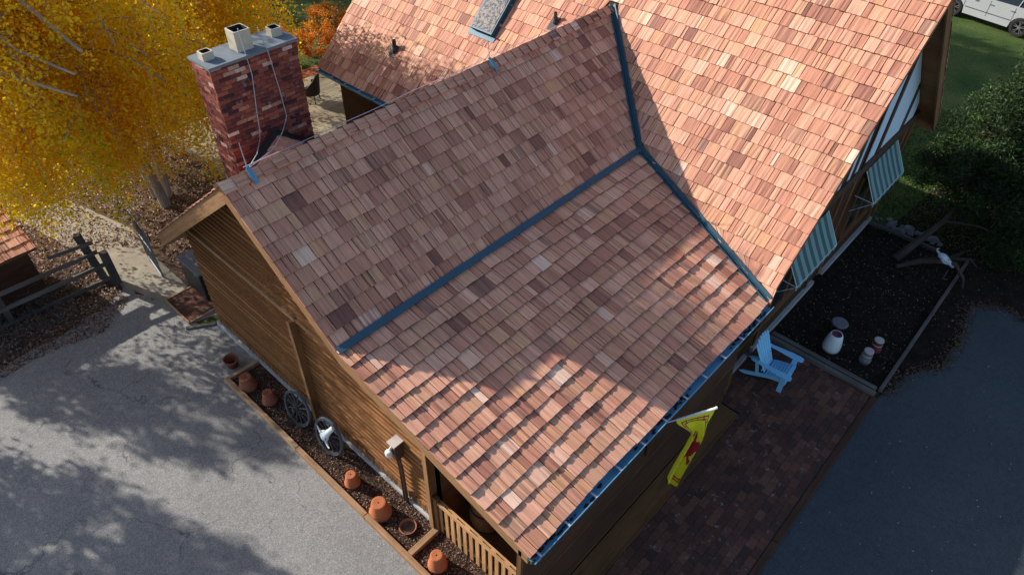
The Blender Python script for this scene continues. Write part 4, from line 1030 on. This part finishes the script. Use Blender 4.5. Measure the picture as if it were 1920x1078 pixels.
scatter('fallen_leaves', [(-4, 5.8), (.2, 4.5), (-.5, -8), (-4.5, -8)], 170, .035, 'dry_leaf', 'single dry leaves and grit on the sunlit driveway', (.3, 1), .004)
scatter('fallen_leaves', [(1, -8.8), (9, -8.8), (14, -11), (8, -13)], 130, .035, 'dry_leaf', 'single dry leaves on the shaded asphalt', (.5, 1), .004)
# leafless shrub tangle behind/in front of the rail fence
def tangle(label, cx_, cy_, rx, ry, n, hmax):
    b = MB()
    for _ in range(n):
        x, y = cx_+random.uniform(-rx, rx), cy_+random.uniform(-ry, ry); p = Vector((x, y, 0)); pts = [p.copy()]; d = Vector((random.gauss(0, .5), random.gauss(0, .5), random.uniform(.5, 1))).normalized(); L = random.uniform(.35, 1)*hmax
        for k in range(5): d = (d+Vector((random.gauss(0, .35), random.gauss(0, .35), -.22*k*.6))).normalized(); p = p+d*L/4; pts.append(p.copy())
        pts = [Vector((q.x, q.y, max(q.z, .01))) for q in pts]
        b.tube(pts, [.007, .006, .005, .004, .003, .002], 4, 0, random.uniform(.3, 1), False)
    o = b.build('bare_shrub', 'bark_white' if False else 'weathered_wood'); tag(o, label, 'shrub')
tangle('tangle of bare grey twigs behind the fence below the shed', -2.4, 7.85, 1.2, .35, 260, .9)
tangle('bare twiggy shrub on the leaf covered bed in front of the fence', -2.9, 6.85, 1.3, .35, 220, .6)
# ------------------------------------------------------------------ deck with chair
dk = thing('wooden_deck', 'pale plank deck in the corner behind the chimney', 'deck', (7, 9, 0))
b = MB(); y = 4.10
while y < 12.75: b.box((3.86, y, .16), (11.0, y+.135, .20), None, 0, None, 0); y += .142
b.build('planks', 'deck_wood', dk)
b = MB(); b.box((3.84, 4.1, .0), (3.88, 12.78, .158)); b.box((3.88, 12.74, 0), (11, 12.78, .158)); b.build('skirt', 'weathered_wood', dk)
pv = pave('brick_patio', 8.8, 11.5, 12.85, 13.7, .03, .3, .15, 'terracotta'); struct(pv)
t = thing('wicker_chair', 'dark wicker armchair on the pale deck behind the chimney', 'chair', (8.45, 11.15, .2), None, True, math.radians(-150))
b = MB(); b.lathe([(0, .32), (.26, .32), (.30, .38), (.27, .44), (0, .45)], (0, 0, 0), 20); b.build('seat', 'wicker', t)
b = MB(); n = 18; 
for k in range(n):
    a0, a1 = PI*(-.1+1.2*k/n), PI*(-.1+1.2*(k+1)/n); hf = lambda a: .62+.42*max(0, math.sin(a))**1.5
    q = lambda a, z, r: (r*math.cos(a), r*math.sin(a), z)
    b.face([q(a0, .3, .31), q(a1, .3, .31), q(a1, hf(a1), .38), q(a0, hf(a0), .38)]); b.face([q(a0, .3, .28), q(a1, .3, .28), q(a1, hf(a1), .345), q(a0, hf(a0), .345)]); b.face([q(a0, hf(a0), .345), q(a1, hf(a1), .345), q(a1, hf(a1), .38), q(a0, hf(a0), .38)])
b.build('backrest', 'wicker', t)
for a in (.8, 2.3, 3.9, 5.5): b = MB(); b.tube([(.24*math.cos(a), .24*math.sin(a), .34), (.28*math.cos(a), .28*math.sin(a), 0)], .02, 6); b.build('leg', 'wicker', t)
t = thing('planter_box', 'small grey planter box on the deck against the house wall', 'planter', (6.95, 6.9, .2), None, True)
b = MB(); b.box((-.3, -.3, 0), (.3, .3, .4)); b.build('box', 'galvanised', t, bevel=.01); b = MB(); b.box((-.26, -.26, .40), (.26, .26, .405)); b.build('lid', 'dark_metal', t)

# ------------------------------------------------------------------ car
t = thing('silver_suv', 'silver grey SUV parked on the lawn at the top right corner', 'car', (33.28+.8, -4.08, 0), None, True, math.radians(80))
b = MB()     # local: +x forward, +y left side; the left (+y) side faces the house
WB = 1.44; RW = .39
def arch(cx_, r, z0, n=12): return [(cx_+r*math.cos(a), z0+r*math.sin(a)) for a in [PI-PI*k/n for k in range(n+1)]]
low = [(-2.42, .42)]+[(-WB-.47, .30)]+[(q[0], max(.30, q[1])) for q in arch(-WB, .46, .36)]+[(-WB+.47, .30)]+[(WB-.47, .30)]+[(q[0], max(.30, q[1])) for q in arch(WB, .46, .36)]+[(WB+.47, .30)]+[(2.38, .40)]
upl = [(2.46, .62), (2.44, .86), (2.30, 1.0), (1.25, 1.10), (-2.30, 1.14), (-2.45, 1.0), (-2.48, .62)]
outl = low+upl
def sec(y, inset): return [(x*(1-inset*.02), y, z) for x, z in outl]
S0, S1 = sec(.90, 1), sec(-.90, 1); So, Si = sec(.965, 0), sec(-.965, 0)
n = len(outl)
mid = lambda z: 1 if z < .72 else 0
for A, B_ in ((So, S0), (S0, S1), (S1, Si)):
    for k in range(n): b.face([A[k], A[(k+1) % n], B_[(k+1) % n], B_[k]], None, 0, .5, False)
b.face(So, None, 0, .5); b.face(list(reversed(Si)), None, 0, .5)
body = b.build('body', 'car_paint', t, bevel=.025)
b = MB(); roof = [(1.25, .86, 1.10), (.45, .70, 1.70), (-1.9, .70, 1.74), (-2.32, .84, 1.14)]
P = lambda q, s: (q[0], q[1]*s, q[2])
b.face([P(roof[1], 1), P(roof[2], 1), P(roof[2], -1), P(roof[1], -1)], None, 0, .5); 
prism(b, [(.45, .70, 1.68), (-1.9, .70, 1.72), (-1.9, -.70, 1.72), (.45, -.70, 1.68)], (0, 0, .04))
b.build('roof', 'car_paint', t, bevel=.02)
b = MB()
for s in (1, -1): b.face([P(q, s) for q in roof], None, 0, .5)
b.face([P(roof[0], 1), P(roof[1], 1), P(roof[1], -1), P(roof[0], -1)], None, 0, .5); b.face([P(roof[3], 1), P(roof[2], 1), P(roof[2], -1), P(roof[3], -1)], None, 0, .5); b.build('windows', 'glass_dark', t)
b = MB()
for s in (1, -1):
    for x0, x1 in ((1.28, .47), (.05, -.02), (-1.05, -1.12), (-2.3, -1.88)): b.beam((x0, s*.873, 1.10), (x1, s*.71, 1.71), .05, .03, 0, .5, (1, 0, 0))
b.build('pillars', 'car_paint', t)
b = MB()
for s in (1, -1):
    for x in (1.05, .02, -1.02): b.box((x-.006, s*.968-.003, .42), (x+.006, s*.968+.003, 1.08))
    b.box((-.98, s*.97-.004, .56), (.98, s*.97+.004, .585)); b.box((WB+.48, s*.97-.004, .56), (2.3, s*.97+.004, .585))
b.build('door_seams', 'black_trim', t)
for s in (1, -1):
    for x in (-.1, -1.0): b = MB(); b.box((x-.02+.0, s*.985-.014, .93), (x+.16, s*.985+.014, .965)); b.build('door_handle', 'alloy', t, bevel=.006)
    b = MB(); b.box((.86, s*1.06-.11, 1.10), (1.02, s*1.06+.11, 1.26)); b.box((.9, s*.93-.06, 1.10), (.97, s*.93+.06, 1.13)); b.build('mirror', 'car_paint', t, bevel=.02)
    for x in (WB, -WB):
        M = Matrix.Translation((x, s*.86, RW)) @ Matrix.Rotation(-s*PI/2, 4, 'X')
        b = MB(); b.lathe([(.27, -.11), (.36, -.11), (RW, -.08), (RW, .08), (.36, .11), (.27, .11), (.26, .06)], (0, 0, 0), 32, 0, .5, None, M); w_ = b.build('wheel', 'tyre', t)
        b = MB(); b.lathe([(.268, .11), (.262, .04), (.235, .02), (.235, -.08), (0, -.08)], (0, 0, 0), 32, 0, .5, None, M); 
        for k in range(10):
            a = 2*PI*k/10+(.12 if k % 2 else -.12); p0 = M @ Vector((.05*math.cos(a), .05*math.sin(a), .085)); p1 = M @ Vector((.25*math.cos(a), .25*math.sin(a), .075)); b.beam(p0, p1, .035, .02, 1, .5)
        b.lathe([(.262, .07), (.235, .085), (.232, .05)], (0, 0, 0), 32, 1, .5, None, M); b.lathe([(.07, .07), (.06, .095), (0, .1)], (0, 0, 0), 16, 1, .5, None, M)
        b.build('rim', ['black_trim', 'alloy'], w_)
b = MB(); b.box((2.40, -.85, .68), (2.475, -.5, .86)); b.box((2.40, .5, .68), (2.475, .85, .86)); b.build('headlight', 'glass_dark', t)
b = MB(); b.box((-2.492, -.9, .8), (-2.44, -.68, 1.05)); b.box((-2.492, .68, .8), (-2.44, .9, 1.05)); b.build('tail_light', 'flag_red', t)

# ------------------------------------------------------------------ trees
def limb_tubes(b, p0, p1, r0, r1, bend=.25, n=5, sides=7):
    p0, p1 = Vector(p0), Vector(p1); d = p1-p0; L = d.length; o = Vector(rdir(1)[0])*L*bend*.35; o.z = abs(o.z)+L*bend*.25; pts = []; rad = []
    for k in range(n+1):
        t = k/n; pts.append(p0+d*t+o*math.sin(PI*t)+Vector(rdir(1)[0])*L*.012*(0 < k < n)); rad.append(r0+(r1-r0)*t)
    b.tube(pts, rad, sides, 0, random.random(), False); return pts
def birch():
    t = thing('birch_tree', 'large weeping birch with golden yellow autumn leaves and white limbs', 'tree', (2.0, 9.4, 0))
    clusters = []; tries = 0
    def ztop(x, y): return 12.4-5.2*(((x-.6)/5.4)**2+((y-11)/5.8)**2)
    while len(clusters) < 190 and tries < 9000:
        tries += 1
        x, y = random.uniform(-3.4, 7.2), random.uniform(5.6, 16.8); q = ((x-1.6)/5.4)**2+((y-11.2)/5.8)**2
        if q > 1 or (y > 12.3 and random.random() < .75) or (q < .35 and y > 9.5 and random.random() < .4): continue
        z = ztop(x, y)+random.uniform(-.8, .2)
        if random.random() < .55: z -= random.uniform(.5, 5.0)*(1-.35*q)
        if x > 3.6 and y < 8.8: continue
        if z < 2.6: continue
        clusters.append((x, y, z, q))
    for x, y, z in ((-2.9, 8.9, 5.6), (-2.6, 7.7, 4.6), (-2.1, 7.6, 5.6), (-1.5, 8.0, 6.4), (-2.2, 10.0, 6.8), (-1.2, 6.9, 4.6), (-.3, 7.1, 5.3), (.5, 6.8, 4.9), (-.9, 8.8, 5.0), (.3, 8.0, 5.6), (1.2, 7.7, 5.2), (-.1, 9.4, 5.0),
                    (-1.7, 7.4, 3.9), (-.7, 7.7, 4.0), (.2, 7.4, 4.2), (-1.0, 9.9, 4.2), (.3, 10.4, 4.6), (-2.2, 9.0, 4.2), (1.4, 9.6, 5.6), (2.4, 8.6, 5.6), (3.1, 9.6, 5.0), (3.9, 10.3, 4.8), (4.8, 10.9, 4.6), (2.0, 11.5, 4.8), (3.2, 12.2, 4.6), (4.4, 12.8, 4.4),
                    (5.5, 11.6, 4.4), (6.0, 12.6, 4.6), (6.8, 13.4, 4.4), (7.6, 14.2, 4.6), (7.0, 15, 5), (8.4, 15.6, 4.8), (5.6, 14.4, 4.4), (9.0, 17, 5.4), (6.6, 17, 5.2), (2.6, 14, 4.6), (1.0, 13.0, 4.4), (-.6, 12.4, 4.4), (-1.8, 11.4, 4.6), (1.3, 7.4, 4.6), (2.2, 8.2, 4.8), (2.8, 8.9, 4.6), (.6, 7.0, 4.4), (-.4, 6.5, 4.3), (-1.3, 6.8, 4.2), (-1.9, 7.4, 4.2), (3.4, 9.6, 4.3), (2.4, 7.8, 5.4), (4.6, 10.4, 4.2), (.8, 7.8, 3.9), (3.9, 9.3, 4.8), (-1.5, 8.2, 5.2), (-.9, 7.7, 5.8), (-1.4, 8.6, 6.4), (-.6, 8.4, 6.2), (-1.5, 8.7, 7.8), (-1.1, 9.0, 8.8), (-1.5, 8.4, 7.0), (-.7, 8.6, 7.6), (-1.2, 9.4, 9.6), (-.3, 9.2, 8.8), (-1.4, 8.0, 6.0), (-.2, 8.2, 6.8), (1, 14, 4.6), (2, 13.5, 4.4), (3, 14.5, 4.4), (0, 13.6, 4.5), (2.4, 16, 4.6), (3.4, 16.5, 4.2), (1.4, 15.2, 4.2), (4.2, 15.4, 4.2)):
        clusters.append((x, y, z, 1.0))
    tr = MB(); forks = []
    stems = [[(1.95, 9.3, 0), (1.9, 9.45, 1.1), (1.6, 9.9, 3.2), (1.0, 10.3, 5.6), (.5, 10.8, 8.2), (.4, 11, 10.5)], [(2.2, 9.7, 0), (2.5, 10.1, 1.6), (3.1, 11.0, 4.2), (3.4, 11.8, 7.0), (3.0, 12.1, 9.6)], [(2.0, 9.9, 0), (2.1, 10.9, 2.0), (1.8, 12.6, 4.8), (1.4, 13.8, 7.6)]]
    for s in stems:
        tr.tube([Vector(p) for p in s], [.15, .13, .10, .075, .05, .03][:len(s)], 12, 0, random.random())
        for k in range(len(s)-1):
            for q in (0, .33, .66): forks.append((Vector(s[k]).lerp(Vector(s[k+1]), q), .14-.022*(k+q)))
    tr.build('trunk', 'bark_white', t)
    br = MB(); C_, A_, B_, rr = [], [], [], []
    for (x, y, z, r) in clusters:
        tip = Vector((x, y, z)); best = min((f for f in forks if f[0].z > 1.6), key=lambda f: (f[0]-tip).length+abs(max(0, f[0].z-tip.z+.3))*1.2)
        pts = limb_tubes(br, best[0], tip, max(.022, best[1]*.42), .014, .32)
        tone = random.gauss(.53, .14)
        if random.random() < .20: tone -= .26
        ns = random.randint(19, 27) if z < 7.3 or r == 1.0 else random.randint(9, 13)
        for _ in range(ns):
            base = pts[random.choice((3, 4, 5, 5))] if random.random() < .8 else pts[2]
            off = Vector((random.gauss(0, .33), random.gauss(0, .33), random.gauss(0, .15))); p = base+off
            L = random.uniform(1.1, 2.9); zt = p.z-L
            low = random.uniform(1.5, 2.3) +(.5 if p.x < -1.1 else 0) if p.y < 9.5 else random.uniform(.6, 1.6)
            if zt < low: L = p.z-low-random.random()*.5
            if L < .3: continue
            n = int(L*34); tt = rng.uniform(0, 1, n)**.85
            dr = Vector((random.gauss(0, .10), random.gauss(0, .10), 0)); sw = random.uniform(.05, .15)
            P = np.column_stack([p.x+dr.x*tt*L+rng.normal(0, sw, n), p.y+dr.y*tt*L+rng.normal(0, sw, n), p.z-tt*L+rng.normal(0, .04, n)])
            C_.append(P); a, b2 = leaf_axes(n, .082, .15, .75, .1); A_.append(a); B_.append(b2); rr.append(np.clip(rng.normal(tone, .13, n), 0, 1))
            if random.random() < .30: br.tube([p, p+Vector((dr.x*L*.5, dr.y*L*.5, -L*.5)), p+Vector((dr.x*L, dr.y*L, -L))], [.006, .004, .002], 3, 0, random.random(), False)
        m = 190     # leafy shoots along the limb itself
        ii = rng.integers(2, 5, m); tt = rng.uniform(0, 1, m); PA = np.array([list(q) for q in pts]); P = PA[ii]*(1-tt)[:, None]+PA[ii+1]*tt[:, None]+rng.normal(0, .22, (m, 3))
        C_.append(P); a, b2 = leaf_axes(m, .078, .15, .62, .2); A_.append(a); B_.append(b2); rr.append(np.clip(rng.normal(tone, .13, m), 0, 1))
    for pts, r0 in (([(.5, 10.8, 7.6), (.2, 8.9, 7.0), (.35, 7.0, 6.6), (.5, 5.9, 6.2)], .07), ([(.4, 10.6, 7.0), (-.5, 8.6, 6.6), (-.3, 7.2, 6.1), (.3, 6.2, 5.7)], .06), ([(-2.4, 9.6, 6.6), (-1.5, 8.2, 6.2), (-.7, 6.9, 5.8), (.1, 5.9, 5.4)], .055),
                    ([(1.6, 9.9, 7.2), (1.7, 8.2, 6.5), (1.4, 6.7, 5.8)], .045), ([(2.4, 9.6, 6.4), (2.6, 8.3, 5.9), (2.1, 7.2, 5.2)], .04), ([(-1.9, 8.6, 6.4), (-1.6, 7.4, 5.9), (-1.5, 6.3, 5.2)], .04), ([(3.6, 10.6, 6.4), (4.2, 9.8, 5.8), (4.6, 9.2, 5.1)], .04), ([(5.0, 12, 6.5), (6.2, 11.6, 5.8), (7.0, 11.2, 5.0)], .035)):
        br.tube(pts, [r0*(1-.6*k/(len(pts)-1)) for k in range(len(pts))], 9, 0, .9)
        for k in range(3): p = Vector(pts[1]).lerp(Vector(pts[2]), random.random()); br.tube([p, p+Vector((random.gauss(0, .3), random.gauss(0, .3), -.05)), p+Vector((random.gauss(0, .5), random.gauss(0, .5), -.35))], [.012, .008, .004], 5, 0, .6)
    br.build('limbs', 'bark_white', t)
    o = quads('crown', np.vstack(C_), np.vstack(A_), np.vstack(B_), 'birch_leaf', np.concatenate(rr), t)
    print('birch leaves', sum(len(q) for q in C_))
birch()
def blob_tree(name, label, cat, base, blobs, n, size, mat, bark='bark_dark', ratio=.5, group=None, tone=.5, hollow=.55, trunk=None, twig=True, down=0, sd=.15, tr=.16):
    t = thing(name, label, cat, base, group); b = MB(); base = Vector(base)
    pts = trunk or [base, base+Vector((.05, .05, blobs[0][2]*.5)), Vector(blobs[0][:3])]
    b.tube(pts, [tr, tr*.75, tr*.5, tr*.3, tr*.2][:len(pts)], 9); b.build('trunk', bark, t)
    br = MB(); C_, R_ = [], []; vol = [q[3]*q[4]*q[5] for q in blobs]; tot = sum(v**.67 for v in vol)
    for q, v in zip(blobs, vol):
        c = Vector(q[:3]); root = min((Vector(p) for p in pts), key=lambda p: (p-c).length)
        if twig: limb_tubes(br, root, c, tr*.35, tr*.08, .2)
        m = int(n*v**.67/tot); k = max(6, m//110); tips = rdir(k)*(rng.uniform(hollow, 1.0, k)**.8)[:, None]*np.array(q[3:6])
        for tp in tips:
            cc = np.array(q[:3])+tp; s = .17*(q[3]+q[4]+q[5])/3+.05; mm = m//k
            P = cc+rng.normal(0, s*.62, (mm, 3)); C_.append(P); R_.append(np.clip(rng.normal(tone+random.gauss(0, .12), sd, mm), 0, 1))
            if twig and random.random() < .5: limb_tubes(br, c, cc, tr*.10+.008, .004, .2, 3, 4)
    P = np.vstack(C_); P = P[P[:, 2] > .05]; R_ = np.concatenate(R_)[:len(P)]
    A, B = leaf_axes(len(P), size, .1, ratio, down)
    if twig: br.build('limbs', bark, t)
    quads('crown', P, A, B, mat, R_, t); return t
# dark pine by the garden
bl = [(17.9, -7.6, 2.5, 1.25, 1.1, 1.15), (18.9, -8.3, 3.1, 1.4, 1.3, 1.1), (16.6, -7.7, 1.8, 1.05, .95, .9), (16.3, -8.9, 1.3, 1.1, 1.1, .8), (15.6, -9.6, .9, .8, .8, .55), (17.3, -6.7, 1.5, .75, .6, .7),
      (19.9, -9.1, 2.9, 1.6, 1.5, 1.2), (17.8, -9.6, 1.9, 1.5, 1.3, 1.2), (18.2, -8.4, 1.5, 1.4, 1.2, .9), (19.3, -7.6, 2.7, 1.0, .8, 1.0), (17.0, -10.8, 1.3, 1.4, 1.2, .8), (20.6, -8.2, 3.3, 1.2, 1.0, 1.0), (16.9, -8.2, 2.3, .8, .8, .6)]
blob_tree('pine_tree', 'dark green sprawling pine with a leaning trunk beside the garden bed', 'tree', (14.3, -7.25, 0), bl, 120000, .115, 'needle', ratio=.24, tone=.42, hollow=.5,
          trunk=[Vector(p) for p in ((14.3, -7.2, 0), (14.9, -7.4, .30), (15.8, -7.7, .75), (16.8, -7.9, 1.4), (17.8, -8.2, 2.2))], tr=.13)
# orange shrubs at the far side of the deck
for k, (x, y, h, lab) in enumerate(((11.0, 14.2, 1.1, 'orange leaved shrub close beside the main roof corner'), (12.6, 15.6, 1.2, 'orange shrub on the lawn beyond the roof corner'), (9.6, 14.6, 1.3, 'orange shrub between the chimney and the lawn'))):
    blob_tree('orange_shrub', lab, 'shrub', (x, y, 0), [(x, y, h*.7, .75, .75, h*.6), (x+.5, y-.4, h*.5, .5, .5, h*.4), (x-.4, y+.5, h*.6, .5, .5, h*.45)], 3600, .085, 'orange_leaf', ratio=.6, tr=.04)
# trees outside the frame whose shade falls into it
off = [('conifer left of the driveway, outside the picture', (-7.6, 10.2, 0), [(-7.4, 10.2, 5.2, 1.3, 1.3, 1.5), (-7.7, 9.5, 3.6, 1.6, 1.5, 1.2), (-7.2, 10.8, 6.8, .8, .8, 1.2)], 16000, 'needle'),
       ('second conifer left of the driveway, outside the picture', (-5.4, 12.9, 0), [(-5.3, 12.9, 6.0, .9, .9, 1.4), (-5.4, 12.9, 4.6, 1.2, 1.2, 1.0)], 9000, 'needle'),
       ('broad tree on the lawn hidden behind the main roof', (19, 12, 0), [(17.5, 11, 8, 2.6, 2.4, 1.8), (20.5, 10.5, 8, 2.6, 2.4, 1.8), (23, 11.5, 7.6, 2.4, 2.2, 1.6), (15, 12, 9.5, 2.2, 2.2, 1.6), (19, 14, 9.5, 2.6, 2.4, 1.8), (22.5, 15, 10, 2.6, 2.4, 1.8)], 46000, 'orange_leaf'),
       ('tree far behind the birch, outside the picture', (13, 27, 0), [(13, 27, 7, 3, 3, 2), (17, 28, 6, 2.5, 2.5, 2), (10, 30, 7, 3, 3, 2.5)], 16000, 'orange_leaf')]
for lab, base, blobs, n, mat in off:
    blob_tree('conifer_tree' if mat == 'needle' else 'broadleaf_tree', lab, 'tree', base, blobs, n, .22 if mat != 'needle' else .16, mat, ratio=.6 if mat != 'needle' else .35, twig=True)
# grass tufts around the pine and bed
n = 26000; X = rng.uniform(15.8, 24, n); Y = rng.uniform(-9.5, -1, n); keep = (X > 16.1) | (Y < -6); X, Y = X[keep], Y[keep]; n = len(X)
A = np.column_stack([rng.normal(0, .02, n), rng.normal(0, .02, n), rng.uniform(.02, .05, n)]); B = np.column_stack([rng.normal(0, .012, n), rng.normal(0, .012, n), np.zeros(n)])
tag(quads('grass', np.column_stack([X, Y, np.full(n, .03)]), A, B, 'grass_blade', rng.uniform(0, 1, n)), 'short green lawn grass behind the gable end of the house', 'grass', kind='stuff')
for o in bpy.data.objects:
    if 'local' in o: del o['local']
